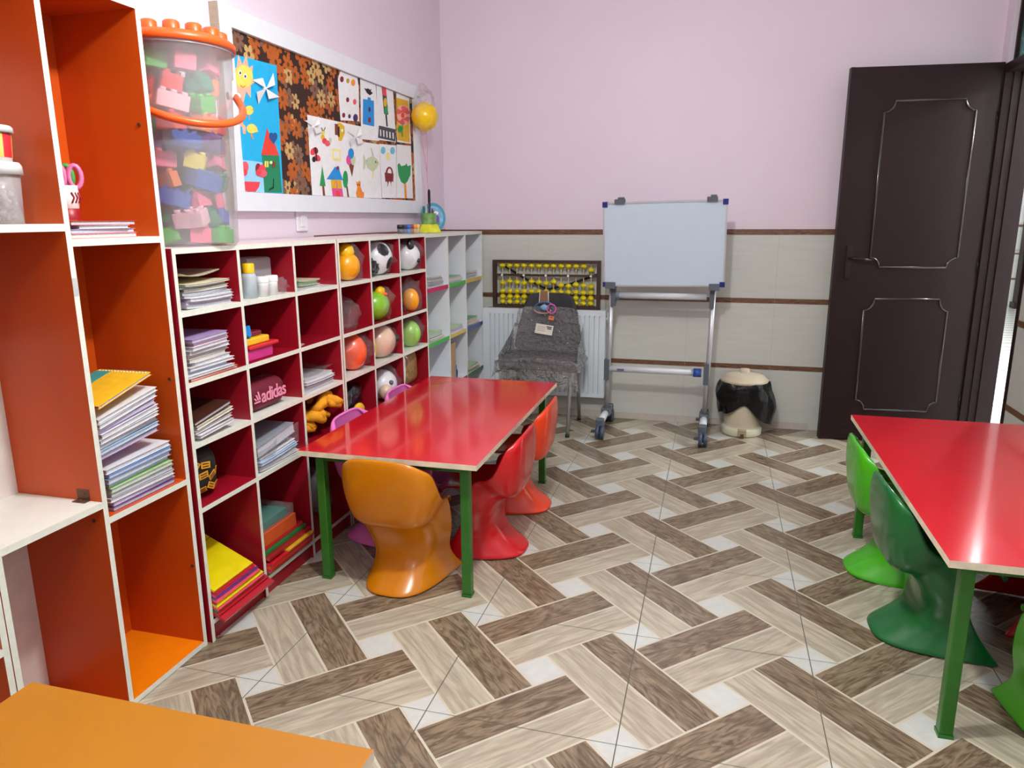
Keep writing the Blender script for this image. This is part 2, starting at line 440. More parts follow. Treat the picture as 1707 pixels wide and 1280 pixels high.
def moulding(pts):
    pts = [door_sz(*p) for p in pts]
    xl = (pts[0][0]+pts[5][0])/2; xr = (pts[1][0]+pts[4][0])/2
    xo = (pts[7][0]+pts[6][0])/2; xp = (pts[2][0]+pts[3][0])/2
    zt = (pts[0][1]+pts[1][1])/2; zb = (pts[4][1]+pts[5][1])/2; zt2 = (pts[2][1]+pts[7][1])/2; zb2 = (pts[3][1]+pts[6][1])/2
    def arc(cx, cz, rx, rz, a0, a1): return [(cx+rx*cos(a0+(a1-a0)*i/7), cz+rz*sin(a0+(a1-a0)*i/7)) for i in range(8)]
    path = arc(xo, zt, xl-xo, zt-zt2, -pi/2, 0)[::1]
    path += arc(xp, zt, xp-xr, zt-zt2, pi, 1.5*pi)
    path += arc(xp, zb, xp-xr, zb2-zb, pi/2, pi)
    path += arc(xo, zb, xl-xo, zb2-zb, 0, pi/2)
    m = MB(); m.tube([dp(s, z, .001) for s, z in path], .0075, 8, closed=True)
    o = m.build('moulding', mat('moulding_gloss', (44,34,36), .2, coat=.5), dl)
    return o
moulding([(1493,166),(1613,166),(1627,185),(1596,429),(1574,445),(1465,447),(1450,430),(1474,186)])
moulding([(1457,499),(1568,498),(1581,520),(1558,668),(1542,684),(1439,684),(1427,669),(1438,516)])
m = MB(); s0, z0 = door_sz(1414, 437)
m.obox(dp(s0, z0, .006), dx*.018, dn*.005, Vector((0,0,.105)))
hb = m.build('handle_plate', mat('dark_bronze', (52,42,40), .3, metal=.6), dl)
s1, z1 = door_sz(1417, 430)
m = MB(); m.tube([dp(s1, z1, .01), dp(s1, z1, .05), dp(s1+.02, z1, .06), dp(s1+.07, z1-.006, .058), dp(s1+.125, z1-.012, .05)], [.010,.010,.010,.009,.008], 10)
m.build('lever', mat('lever_bronze', (46,38,36), .3, metal=.5), hb)
for zz in (.3, 1.2, 2.1):
    m = MB(); m.cyl(dp(LEN-.010, zz-.04, .0005), dp(LEN-.010, zz+.04, .0005), .006); m.build('hinge', mat('dark_bronze', (52,42,40), .3), dl)

# ------------------------------------------------------------------ the room's bulb, plus added fill and corridor bulbs
def ceiling_lamp(x, y, z, w, label):
    t = thing('ceiling_lamp', label, 'lamp', (x, y, ZC))
    m = MB(); m.lathe([(0, ZC), (.06, ZC), (.055, ZC-.025), (.012, ZC-.035)], (x, y, 0)); m.build('ceiling_rose', mat('lamp_white', (235,235,235), .4), t)
    m = MB(); m.cyl((x, y, ZC-.03), (x, y, ZC-.13), .005); m.cyl((x, y, ZC-.13), (x, y, ZC-.185), .022, .026); m.build('cord_and_socket', mat('lamp_white', (235,235,235), .4), t)
    m = MB(); m.lathe([(.018, ZC-.186), (.03, ZC-.20), (.042, ZC-.235), (.036, ZC-.265), (.018, ZC-.282), (0, ZC-.286)], (x, y, 0))
    m.build('bulb', mat('lamp_glow', (255,255,255), .4, emit=(250,255,252), estr=6), t)
    L = bpy.data.lights.new('lamp_light', 'POINT'); L.shadow_soft_size = .07*K; L.energy = w; L.color = (.95, 1, .975)
    o = bpy.data.objects.new('lamp_light', L); COL.objects.link(o); o.location = Vector((x, y, ZC-.42))*K
    return t
LAMP_MAIN, LAMP_FILL, LAMP_C = 118, 26, 150
ceiling_lamp(.42, -.75, 0, LAMP_MAIN, 'bare bulb ceiling lamp over the middle of the classroom')
ceiling_lamp(.6, -3.3, 0, LAMP_FILL, 'unseen added fill bulb near the wall opposite the whiteboard')  # fill bulb added behind the camera to lift the room's shade
ceiling_lamp(4.0, 5.5, 0, LAMP_C*2.2, 'unseen added bulb brightening the far corridor')  # added to brighten the far corridor behind the doorway
ceiling_lamp(3.9, 2.6, 0, LAMP_C, 'unseen added bulb brightening the corridor outside the door')  # added so the bright doorway reflects in the red table
W = bpy.data.worlds.new('World'); SC.world = W; W.use_nodes = True
W.node_tree.nodes['Background'].inputs['Color'].default_value = (.8,.85,.9,1); W.node_tree.nodes['Background'].inputs['Strength'].default_value = .4

cam = bpy.data.cameras.new('camera'); co = bpy.data.objects.new('camera', cam); COL.objects.link(co)
cam.sensor_fit = 'HORIZONTAL'; cam.sensor_width = 36; cam.lens = F_PX/IMG_W*36; cam.clip_start = .02
M = Matrix((CR, CU, -CF)).transposed().to_4x4(); M.translation = EYE*K
co.matrix_world = M
SC.camera = co
SC.view_settings.view_transform = 'Standard'; SC.view_settings.look = 'None'; SC.view_settings.gamma = 1; SC.view_settings.use_curve_mapping = False
SC.view_settings.exposure = -0.20
# ================================================================== TABLES
REDT = mat('red_table_laminate', (208,28,42), .16, var=.03, scale=5, coat=.45)
ORANT = mat('orange_table_laminate', (172,110,20), .4, var=.03, scale=5)
TEDGE = mat('cream_table_edge', (226,214,188), .5, var=.12, scale=25)
GLEG = mat('green_painted_leg', (42,108,30), .35, var=.08, scale=25)
def table(x0, x1, y0, y1, top, label, legs=((0,0),(1,0),(0,1),(1,1))):
    t = thing('kids_table', label, 'table', ((x0+x1)/2, (y0+y1)/2, 0), 'long low classroom tables')
    zt = .59
    b = MB(); b.box(x0, y0, zt-.022, x1, y1, zt, 1, faces={'+z':0, '-z':2}); b.build('tabletop', [top, TEDGE, mat('brown_table_underside', (120,90,60), .7)], t)
    b = MB(); i = .068
    for (a0, b0, a1, b1) in ((x0+i,y0+i-.012,x1-i,y0+i+.012),(x0+i,y1-i-.012,x1-i,y1-i+.012),(x0+i-.012,y0+i,x0+i+.012,y1-i),(x1-i-.012,y0+i,x1-i+.012,y1-i)):
        b.box(a0, b0, zt-.055, a1, b1, zt-.0225)
    b.build('apron_frame', GLEG, t)
    for ix, iy in legs:
        cx = x1-i if ix else x0+i; cy = y1-i if iy else y0+i
        b = MB(); b.box(cx-.019, cy-.019, .012, cx+.019, cy+.019, zt-.023, bevel=.003)
        b.box(cx-.021, cy-.021, 0, cx+.021, cy+.021, .0118)
        b.build('leg', GLEG, t)
    return t
table(-.808, -.036, .058, 1.56, REDT, 'red topped long kids table in front of the crimson cubbyholes')
table(1.474, 2.246, -.372, 1.212, REDT, 'red topped long kids table nearest the dark brown door, green chairs tucked in')
table(-.507, .262, -2.95, -1.458, ORANT, 'orange topped kids table beside the orange bookcase')

# ================================================================== MOULDED CHAIRS
def make_chair(col):
    t = thing('kids_chair', 'x', 'chair', (0,0,0), 'moulded plastic children\'s chairs')
    # rows: z, half width, rear y, arm-front y
    rows = [(.600,.135,-.196,-.168,-.050),(.592,.165,-.203,-.158,-.040),(.565,.183,-.206,-.145,-.020),(.51,.194,-.207,-.130,0),(.45,.199,-.203,-.105,0),(.40,.199,-.196,-.080,.02),(.355,.196,-.190,-.055,.05),
            (.312,.192,-.178,-.035,.095),(.300,.188,-.152,-.020,.100),(.300,.190,-.120,.005,.094),(.274,.193,-.094,.018,.065),
            (.238,.191,-.074,.035,.036),(.200,.180,-.062,.054,.016),(.160,.160,-.058,.078,.004),(.110,.149,-.072,.106,0),(.058,.158,-.122,.140,0),(.024,.171,-.168,.168,0),(.004,.178,-.194,.187,0)]
    n = len(rows); nt_ = 25
    def fn(a, tt):
        i = round(a*(n-1)); z, w, yr, yf, lift = rows[i]
        s = tt*2-1; th = s*pi/2
        e = .60 if i < 12 else .66 if i < 14 else .82
        x = w*math.copysign(abs(sin(th))**e, s)
        k = (1-cos(th))
        y = yr+(yf-yr)*k**1.25
        x += math.copysign(.013*abs(s)**9, s)
        return Vector((x, y, max(.004, z+lift*abs(s)**2.4)))
    b = MB(); b.grid(fn, n, nt_); b.xf(Matrix.Diagonal((1,1,.985,1)))
    o = b.build('shell', col, t); mods(o, .013, 2)
    # seat: a shallow bowl reaching forward between the arms of the shell
    rs = [(-.150,.165,.330,.05),(-.10,.168,.312,.06),(-.03,.166,.302,.055),(.05,.165,.306,.045),(.12,.165,.315,.035),(.175,.160,.318,.028),(.205,.150,.308,.022),(.214,.142,.285,.016)]
    def fs(a, tt):
        i = round(a*(len(rs)-1)); y, w, z, c = rs[i]
        s = tt*2-1
        return Vector((w*s, y-(.045 if i > 3 else 0)*abs(s)**4, z+c*s*s))
    b = MB(); b.grid(fs, len(rs), 15); b.xf(Matrix.Diagonal((1,1,.985,1)))
    mods(b.build('seat', col, t), .011, 2)
    return t
def plast(name, c, **k): return mat(name, c, k.pop('rough', .24), var=.02, scale=8, coat=.15, **k)
AMB = plast('amber_plastic', (204,122,3)); RED = plast('red_plastic', (200,18,26)); ORG = plast('orange_plastic', (226,62,20))
DGR = plast('dark_green_plastic', (10,98,42)); LIME = plast('lime_plastic', (66,172,18)); PNK = plast('pink_plastic', (240,120,200))
proto = make_chair(AMB)
CH = [(-.415,.215,-.05,AMB,'amber yellow moulded chair at the near end of the red table by the cubbyholes'),
      (-.165,.60,1.57,RED,'red moulded chair between the amber chair and the orange chair'),
      (-.170,1.135,1.60,ORG,'bright orange moulded chair at the red table, nearest the wrapped chair'),
      (-.68,.60,-1.57,PNK,'pink moulded chair behind the red table, nearer the black bag cubbyhole'),
      (-.66,1.15,-1.57,PNK,'pink moulded chair behind the red table, nearer the white shelf unit'),
      (1.632,.285,-1.52,DGR,'dark green moulded chair tucked under the red table by the door'),
      (1.622,.79,-1.56,LIME,'lime green moulded chair at the table, nearest the door'),
      (1.936,-.215,0.0,LIME,'lime green moulded chair at the near end of the table by the door'),
      (2.08,.52,1.57,RED,'red moulded chair on the far side of the table by the door')]
for i, (x, y, rz, m, lab) in enumerate(CH):
    if i == 0:
        c = proto; c.location = (x, y, 0); c.rotation_euler = (0,0,rz); c['label'] = lab
    else:
        c = dup(proto, (x, y, 0), rz, lab, swap=None if m is AMB else {'amber_plastic': m})
        if m is PNK: c.scale = (1, 1, 1.03)

# ================================================================== CRIMSON CUBBYHOLES
def cub_unit(label, ys, zs, x0, xf, zt, tops, plinth=True, name='cubby_unit'):
    """ys: centres of the uprights; zs: tops of the shelves from high to low"""
    t = thing(name, label, 'shelf unit', ((x0+xf)/2, (ys[0]+ys[-1])/2, 0))
    h = .0085
    b = MB(); b.box(x0, ys[0]-h, .0, x0+.008, ys[-1]+h, zt-.018); b.build('back_panel', CRIM, t)
    for i, y in enumerate(ys):
        b = MB(); b.box(x0+.0081, y-h, 0, xf, y+h, zt-.0181, 0, faces={'+x':1}); b.build('upright', [CRIM, EDGE], t)
    b = MB(); b.box(x0, ys[0]-h, zt-.018, xf, ys[-1]+h, zt, 0, faces={'+x':1,'+z':2}); b.build('top_board', [CRIM, EDGE, mat('white_laminate_pink_reflection', (226,205,208), .35)], t)  # white top board; the wall's pink reflection is put into its colour
    for r, z in enumerate(zs):
        for c in range(len(ys)-1):
            m = WHITE if tops[r][c] else CRIM
            b = MB(); b.box(x0+.0081, ys[c]+h, z-.018, xf, ys[c+1]-h, z, 0, faces={'+x':1,'+z':2}); b.build('shelf', [CRIM, EDGE, m], t)
    b = MB(); b.box(xf-.03, ys[0]+h, .0, xf-.012, ys[-1]-h, zs[-1]-.0181); b.build('plinth', CRIM, t)
    return t
X0, XF, ZT = XL+.012, -.900, 1.425
U1 = [-.4355, -.095, .282, .646]
U2 = [.668, 1.000, 1.372, 1.756]
ZS = [1.216, .974, .757, .520, .085]
cub_unit('crimson cubbyhole unit with white edges, holding papers and folders, beside the orange bookcase', U1, ZS, X0, XF, ZT,
         [(1,1,1),(0,0,0),(1,1,1),(0,1,0),(0,0,0)])
cub_unit('crimson cubbyhole unit with white edges, full of bagged balls, beside the white shelf unit', U2, ZS, X0, XF, ZT,
         [(1,1,1),(0,0,0),(1,1,1),(0,0,0),(0,0,0)])
def cell(unit, r, c):
    ys = (U1, U2)[unit-1]
    return ys[c-1]+.0085, ys[c]-.0085, ZS[r-1]

# ================================================================== WHITE SHELF UNIT
wy = [1.785, 2.195, 2.555, 2.945]; wx0, wxf, wzt = XL+.012, -.915, 1.42
wz = [1.083, .735, .385, .06]
SHW = mat('bluish_white_laminate', (222,226,232), .35, var=.02)
t = thing('shelf_unit', 'white shelf unit of nine open compartments in the corner behind the radiator chair', 'shelf unit', ((wx0+wxf)/2, 2.36, 0))
b = MB(); b.box(wx0, wy[0]-.008, 0, wx0+.008, wy[-1]+.008, wzt-.02); b.build('back_panel', SHW, t)
for y in wy:
    b = MB(); b.box(wx0+.0081, y-.008, 0, wxf, y+.008, wzt-.0201, 0, faces={'+x':1}); b.build('upright', [SHW, EDGE], t)
b = MB(); b.box(wx0, wy[0]-.008, wzt-.02, wxf, wy[-1]+.008, wzt, 0, faces={'+x':1}); b.build('top_board', [SHW, EDGE], t)
cols = {'magenta':(196,40,100),'green':(84,178,84),'yellow':(206,178,90),'blue':(70,80,150),'dkgreen':(70,130,100)}
ec = [['magenta','green','yellow'],['green','yellow','blue'],['blue','magenta','dkgreen'],['blue','yellow','magenta']]
for r, z in enumerate(wz):
    for c in range(3):
        b = MB(); b.box(wx0+.0081, wy[c]+.008, z-.024, wxf-.003, wy[c+1]-.008, z); s_ = b.build('shelf', SHW, t)
        k = ec[r][c]; b = MB(); b.box(wxf-.003, wy[c]+.0085, z-.025, wxf, wy[c+1]-.0085, z+.001)
        tag(b.build('edge_band', mat('band_'+k, cols[k], .4), s_), label='%s edge band' % {'dkgreen':'dark green'}.get(k, k))

# ================================================================== ORANGE BOOKCASE
def panel_y(b, y, z0, z1, x0, xf, h=.009): b.box(x0, y-h, z0, xf, y+h, z1, 0, faces={'+x':1})
ox0, oxf, ozt = XL+.012, -.912, 2.155
t = thing('orange_bookcase', 'tall orange bookcase with white edges holding the notebook pile', 'bookcase', ((ox0+oxf)/2, -.82, 0))
b = MB(); b.box(ox0, -1.182, 0, ox0+.006, -.8246, ozt-.0201); b.build('back_panel', mat('white_hardboard', (226,222,216), .5), t)
b = MB(); b.box(ox0, -.8244, 0, ox0+.006, -.457, ozt-.0201); b.build('back_panel', ORAN, t)
for y in (-.4665, -.8245, -1.172):
    b = MB(); panel_y(b, y, 0, ozt-.0201, ox0+.0061, oxf); 
    if y == -.8245:
        b.box(oxf-.001, y-.0088, 1.31, oxf+.0008, y+.0088, 1.36, 2)
    b.build('upright', [ORAN, EDGE, mat('grey_tape', (190,192,190), .5)], t)
b = MB(); b.box(ox0, -1.182, ozt-.02, oxf, -.457, ozt, 0, faces={'+x':1}); b.build('top_board', [ORAN, EDGE], t)
def oshelf(y0, y1, z, m): 
    b = MB(); b.box(ox0+.0061, y0, z-.020, oxf, y1, z, 0, faces={'+x':1,'+z':2}); b.build('shelf', [ORAN, EDGE, m], t)
oshelf(-.8155, -.4755, 1.466, WHITE); oshelf(-.8155, -.4755, .645, ORAN); oshelf(-.8155, -.4755, .022, mat('orange_laminate_lit', (240,128,10), .3, var=.03))  # lowest shelf's lit look is put into a brighter orange
oshelf(-1.163, -.8335, 1.508, WHITE); oshelf(-1.163, -.8335, .700, WHITE); oshelf(-1.163, -.8335, .022, ORAN)
b = MB(); b.box(-1.0, -.8350, .7002, -.955, -.8340, .735); b.box(-1.0, -.856, .7002, -.955, -.835, .7025); b.cyl((-.978,-.8365,.722),(-.978,-.832,.722),.006); b.cyl((-.978,-.846,.7024),(-.978,-.846,.706),.006)
b.build('angle_bracket', mat('rusty_bracket', (110,80,60), .5, metal=.4), t)
for (px, py, yy) in ((232,208,-.4757),(283,632,-.4757),(157,868,-.8337),(321,943,-.4757)):
    p = on(px, py, 'y', yy); b = MB(); b.cyl((p.x, yy, p.z), (p.x, yy-.0025, p.z), .006); b.build('screw_cap', BROWN, t)
t = thing('orange_bookcase', 'orange bookcase section seen only as a sliver behind the orange table', 'bookcase', ((ox0+oxf)/2, -1.38, 0))
b = MB(); b.box(ox0, -1.60, 0, ox0+.006, -1.1841, .70); b.build('back_panel', MATS['white_hardboard'], t)
for y in (-1.193, -1.59):
    b = MB(); panel_y(b, y, 0, .70, ox0+.0061, oxf); b.build('upright', [ORAN, EDGE], t)
b = MB(); b.box(ox0, -1.60, .7001, oxf, -1.1841, .72, 0, faces={'+x':1,'+z':2}); b.build('top_board', [ORAN, EDGE, WHITE], t)
for z in (.44, .03):
    b = MB(); b.box(ox0+.0061, -1.581, z-.02, oxf, -1.202, z, 0, faces={'+x':1,'+z':2}); b.build('shelf', [ORAN, EDGE, WHITE], t)
# ================================================================== NOTICE BOARD AND THE CHILDREN'S ARTWORK
BXF = XL+.045                                   # front of the board's frame
BX = XL+.026                                    # its fabric
def bq(cx, cy, x=BX):                           # point of the fabric plane seen at a spot of the enlarged detail
    p = on(370+cx/4.573, 60+cy/4.573, 'x', x); return p.y, p.z
FRAMEW = mat('white_frame_paint', (226,230,236), .35, var=.02)
ply = mat('raw_plywood_edge', (160,145,125), .7, var=.12, scale=30)
nb = thing('notice_board', 'big white framed notice board with brown flowered fabric on the pink wall', 'notice board', (XL+.02, 1.4, 1.55))
lo = on(375,352,'x',BXF); hi = on(690,349,'x',BXF); tl = on(361,10,'x',BXF)
by0, by1, bz0, bz1 = .335, 2.475, 1.553, 2.385
b = MB()
fw = .082
b.box(XL+.001, by0, bz0, BXF, by1, bz0+fw, 0, faces={'-y':1}); b.box(XL+.001, by0, bz1-fw, BXF, by1, bz1, 0, faces={'-y':1})
b.box(XL+.001, by0, bz0+fw+.0002, BXF, by0+fw, bz1-fw-.0002, 0, faces={'-y':1}); b.box(XL+.001, by1-fw, bz0+fw+.0002, BXF, by1, bz1-fw-.0002, 0)
b.build('frame', [FRAMEW, ply], nb)
# brown fabric printed with orange, tan and cream daisies: petals drawn around the cells of a Voronoi texture
fab = bpy.data.materials.new('flowered_fabric'); fab.use_nodes = True
nt = fab.node_tree; N = nt.nodes; L = nt.links; pb = N['Principled BSDF']; pb.inputs['Roughness'].default_value = .85
tc = N.new('ShaderNodeTexCoord')
mp = N.new('ShaderNodeMapping'); mp.inputs['Rotation'].default_value = (0, pi/2, 0); L.new(tc.outputs['Object'], mp.inputs['Vector'])
def M(op, a, b_=None, c=None):
    n = N.new('ShaderNodeMath'); n.operation = op
    for i, v in enumerate((a, b_, c)):
        if v is None: continue
        if isinstance(v, (int, float)): n.inputs[i].default_value = v
        else: L.new(v, n.inputs[i])
    return n.outputs[0]
col_prev = None
base = N.new('ShaderNodeRGB'); base.outputs[0].default_value = (*lin((50,24,15)), 1); col_prev = base.outputs[0]
for scale, shift, size, petals in ((9.5,(3.1,1.7,0),.046,5),(8.5,(.37,5.2,0),.054,6),(7.6,(9.4,2.2,0),.052,5),(7.0,(5.5,7.7,0),.058,8)):
    m2 = N.new('ShaderNodeMapping'); m2.inputs['Location'].default_value = shift; L.new(mp.outputs[0], m2.inputs['Vector'])
    vo = N.new('ShaderNodeTexVoronoi'); vo.voronoi_dimensions = '2D'; vo.feature = 'F1'; vo.inputs['Scale'].default_value = scale; vo.inputs['Randomness'].default_value = .75
    L.new(m2.outputs[0], vo.inputs['Vector'])
    sb = N.new('ShaderNodeVectorMath'); sb.operation = 'SUBTRACT'; L.new(m2.outputs[0], sb.inputs[0]); L.new(vo.outputs['Position'], sb.inputs[1])
    sx = N.new('ShaderNodeSeparateXYZ'); L.new(sb.outputs[0], sx.inputs[0])
    sc = N.new('ShaderNodeSeparateXYZ'); L.new(vo.outputs['Color'], sc.inputs[0])
    ang = M('ARCTAN2', sx.outputs[1], sx.outputs[0])
    r = M('SQRT', M('ADD', M('MULTIPLY', sx.outputs[0], sx.outputs[0]), M('MULTIPLY', sx.outputs[1], sx.outputs[1])))
    pet = M('ABSOLUTE', M('COSINE', M('MULTIPLY_ADD', ang, petals/2, M('MULTIPLY', sc.outputs[2], 6.0))))
    lim = M('MULTIPLY', M('MULTIPLY_ADD', M('POWER', pet, .6), .62, .30), M('MULTIPLY_ADD', sc.outputs[1], .25*size, .80*size))
    inside = M('MULTIPLY', M('LESS_THAN', r, lim), M('GREATER_THAN', sc.outputs[2], .22))
    core = M('MULTIPLY', M('LESS_THAN', r, size*.20), M('GREATER_THAN', sc.outputs[2], .22))
    cr = N.new('ShaderNodeValToRGB'); cr.color_ramp.interpolation = 'CONSTANT'
    es = cr.color_ramp.elements; es[0].position = 0; es[0].color = (*lin((176,88,22)), 1); es[1].position = .40; es[1].color = (*lin((122,88,70)), 1)
    e = es.new(.72); e.color = (*lin((190,156,100)), 1); e = es.new(.86); e.color = (*lin((168,84,26)), 1)
    L.new(sc.outputs[0], cr.inputs['Fac'])
    mx = N.new('ShaderNodeMix'); mx.data_type = 'RGBA'; L.new(inside, mx.inputs['Factor']); L.new(col_prev, mx.inputs['A']); L.new(cr.outputs['Color'], mx.inputs['B'])
    mx2 = N.new('ShaderNodeMix'); mx2.data_type = 'RGBA'; L.new(core, mx2.inputs['Factor']); L.new(mx.outputs['Result'], mx2.inputs['A']); mx2.inputs['B'].default_value = (*lin((96,52,26)), 1)
    col_prev = mx2.outputs['Result']
L.new(col_prev, pb.inputs['Base Color'])
b = MB(); b.box(XL+.002, by0+fw-.004, bz0+fw-.004, BX, by1-fw+.004, bz1-fw+.004); b.build('fabric', fab, nb)

def cmat(name, c): return mat('paper_'+name, c, .7, var=.04, scale=30)
C = dict(sky=(22,172,226), pale=(150,208,240), yel=(238,214,96), pal=(240,226,150), pinkor=(240,178,150), white=(236,236,238), black=(22,22,26), red=(222,62,48), green=(24,128,88),
         dkblue=(30,80,140), coral=(226,62,78), brown=(120,60,40), maroon=(128,28,34), orange=(236,140,40), mag=(226,76,150), leaf=(30,150,80), blue=(30,140,216), grey=(70,74,80),
         gold=(220,176,32), rose=(226,90,100), ltbl=(120,190,220), sage=(196,206,170), violet=(70,40,90), dgold=(190,150,30))
CM = {k: cmat(k, v) for k, v in C.items()}
def lift(pts, x, seg=None):
    return [(min(max(p[0], by0+fw+.002), by1-fw-.002), min(max(p[1], bz0+fw+.002), bz1-fw-.002)) for p in (bq(cx, cy, x) for cx, cy in pts)]
def cut(b, pts, layer, mi=0, thick=.0012, curl=None):
    """a paper cut-out glued on the board: outline in detail coordinates, at its real height above the fabric"""
    x = BX+.0012+.0016*layer
    yz = lift(pts, x)
    b.prism(yz, (x-thick*.5, 0, 0), (0,1,0), (0,0,1), (thick, 0, 0), mi)
def ell(cx, cy, rx, ry, n=18, rot=0): return [(cx+rx*cos(a)*cos(rot)-ry*sin(a)*sin(rot), cy+rx*cos(a)*sin(rot)+ry*sin(a)*cos(rot)) for a in [2*pi*i/n for i in range(n)]]
def rec(x0, y0, x1, y1, sk=.12): return [(x0,y0),(x1,y0+(x1-x0)*sk),(x1,y1+(x1-x0)*sk*.3),(x0,y1)]
def sheet(label, outline, m, layer=0, name='artwork_sheet'):
    yz = lift(outline, BX)
    t = thing(name, label, 'picture', (BX, sum(p[0] for p in yz)/len(yz), min(p[1] for p in yz)), "children's artwork on the notice board")
    b = MB(); cut(b, outline, layer, 0); b.build('sheet', CM[m] if isinstance(m, str) else m, t)
    return t
def motif(t, name, items, layer=1):
    """items: (outline, colour) glued one over the other"""
    b = MB(); names = []
    for i, (pts, c) in enumerate(items):
        if c not in names: names.append(c)
        cut(b, pts, layer+i*.18, names.index(c))
    return b.build(name, [CM[c] for c in names], t)
def pinwheel(t, cx, cy, s):
    b = MB()
    x0 = BX+.004
    for k in range(4):
        a = k*pi/2+.5
        p = [(cx, cy), (cx+s*cos(a), cy+s*1.15*sin(a)), (cx+s*.62*cos(a+.75), cy+s*.72*sin(a+.75))]
        q = [bq(*p[0], x0+.012), bq(*p[1], x0+.002), bq(*p[2], x0+.020)]
        X = (x0+.014, x0+.002, x0+.020)
        f = [Vector((X[i], q[i][0], q[i][1])) for i in range(3)]
        nrm = (f[1]-f[0]).cross(f[2]-f[0]).normalized()*.0006
        A = [b.bm.verts.new(v+nrm) for v in f]; B = [b.bm.verts.new(v-nrm) for v in f]
        b.bm.faces.new(A); b.bm.faces.new(B[::-1])
        for i in range(3): b.bm.faces.new((A[i], A[i-1], B[i-1], B[i]))
    c0 = bq(cx, cy, x0+.014); b.cyl((BX+.001, *c0), (x0+.0165, *c0), .006)
    return b.build('pinwheel', PAPER, t)

# blue sheet with sun, house and watermelon slice
t = sheet('tall blue collage sheet with smiling sun, red-roofed house and white pinwheel', [(60,130),(415,225),(468,1232),(135,1228)], 'sky')
rays = []
for i in range(18):
    a = 2*pi*i/18-.2; r = 1.0 if i % 2 else .60
    rays.append((158+ (92 if i % 2 else 70)*cos(a)*(1 if i%2 else 1), 325+(200 if i % 2 else 108)*sin(a)*(.98)))
motif(t, 'sun', [(rays,'pinkor'), (ell(165,310,70,88),'yel'), (ell(138,280,12,20),'white'), (ell(176,306,12,20),'white'), (ell(139,282,6,11),'black'), (ell(177,308,6,11),'black'),
                 ([(140,370),(160,384),(182,376),(178,386),(160,396),(142,384)],'orange')])
pinwheel(t, 335, 400, 118)
motif(t, 'lamb', [([(118,560),(128,525),(142,545),(160,535),(166,590),(190,610),(180,622),(160,630),(160,668),(182,690),(180,748),(160,745),(155,690),(140,690),(138,745),(118,742),(118,640),(104,600)],'pinkor'), (ell(140,548,22,26),'pal')])
motif(t, 'chick', [(ell(208,566,32,36),'yel'), ([(232,552),(248,560),(232,572)],'orange'), ([(205,600),(208,602),(210,640),(206,640)],'orange')])
motif(t, 'chick', [(ell(226,706,38,36),'yel'), ([(262,690),(276,730),(250,736)],'yel'), ([(222,738),(228,740),(238,786),(232,788),(224,760),(220,780)],'orange')])
motif(t, 'house', [([(305,908),(435,912),(456,1192),(325,1190)],'green'), ([(345,700),(360,745),(362,790),(395,800),(436,912),(300,906)],'red'), (ell(376,762,18,26),'dkblue'), (ell(404,764,18,28),'dkblue'), ([(360,780),(420,780),(394,826)],'dkblue'),
                   (rec(326,952,354,1000),'yel'), ([(338,952),(342,952),(342,1000),(338,1000)],'green'), (ell(374,964,10,12),'pal'), (rec(384,956,408,1002),'brown'),
                   ([(392,1090),(396,1086),(396,1160),(360,1176),(356,1170),(390,1150)],'black')])
t2 = motif(t, 'pale_panel', [([(122,940),(308,962),(326,1226),(140,1226)],'pale')], 1)
motif(t, 'watermelon', [([(160,1108),(290,1112),(282,1150),(256,1186),(214,1202),(182,1180),(168,1150)],'coral'), ([(186,1186),(256,1188),(230,1212),(205,1208)],'white')], 2.5)
for cx, cy in ((150,1015),(186,985),(172,1040)): pass
motif(t, 'paper_flower', [(ell(146,1030,18,44),'coral'), (ell(176,1000,26,44),'rose'), (ell(170,1040,24,26),'coral')], 2.5)
motif(t, 'paper_flower', [(ell(276,1010,20,40),'maroon'), (ell(306,1012,26,32),'coral'), (ell(310,1048,34,28),'rose'), (ell(280,1040,20,28),'coral')], 2.5)

# big white sheet
t = sheet('large white sheet with blue-roofed house, ice cream cone, cat and trees', [(650,600),(884,652),(1062,690),(1070,800),(1115,1242),(690,1242)], 'white', .6)
pinwheel(t, 700, 690, 80); pinwheel(t, 1022, 770, 78)
motif(t, 'caterpillar', [(ell(772,735,14,18),'yel'), (ell(768,770,15,18),'gold'), (ell(782,800,18,22),'coral'), (ell(806,818,20,22),'rose'), (ell(826,795,10,20),'sage'), ([(756,700),(760,698),(772,724),(768,726)],'black'), ([(786,696),(790,698),(778,724),(775,722)],'black')], 1.5)
motif(t, 'bee', [([(860,668),(886,672),(890,760),(862,752)],'brown'), ([(884,660),(906,664),(934,690),(936,740),(910,800),(888,796)],'gold'), ([(884,690),(896,692),(896,770),(886,768)],'black'), (ell(916,720,8,12),'white')], 1.5)
motif(t, 'butterfly', [(ell(698,880,22,30,rot=.5),'coral'), (ell(728,930,20,28,rot=-.6),'coral'), (ell(716,872,16,26,rot=-.3),'maroon'), (ell(702,940,14,22),'black'), ([(708,850),(716,848),(728,950),(720,956)],'black')], 1.5)
motif(t, 'yellow_square', [([(838,856),(906,866),(908,956),(840,944)],'pal'), ([(852,876),(892,882),(894,934),(854,926)],'white')], 1.5)
motif(t, 'ice_cream', [([(962,960),(1008,972),(992,1072)],'brown'), (ell(968,944,20,40),'mag'), (ell(1000,946,18,38),'sage'), (ell(984,896,22,40),'blue')], 1.5)
motif(t, 'tree', [([(764,1140),(778,1142),(788,1240),(772,1240)],'brown'), ([(764,992),(790,1144),(746,1142)],'leaf')], 1.5)
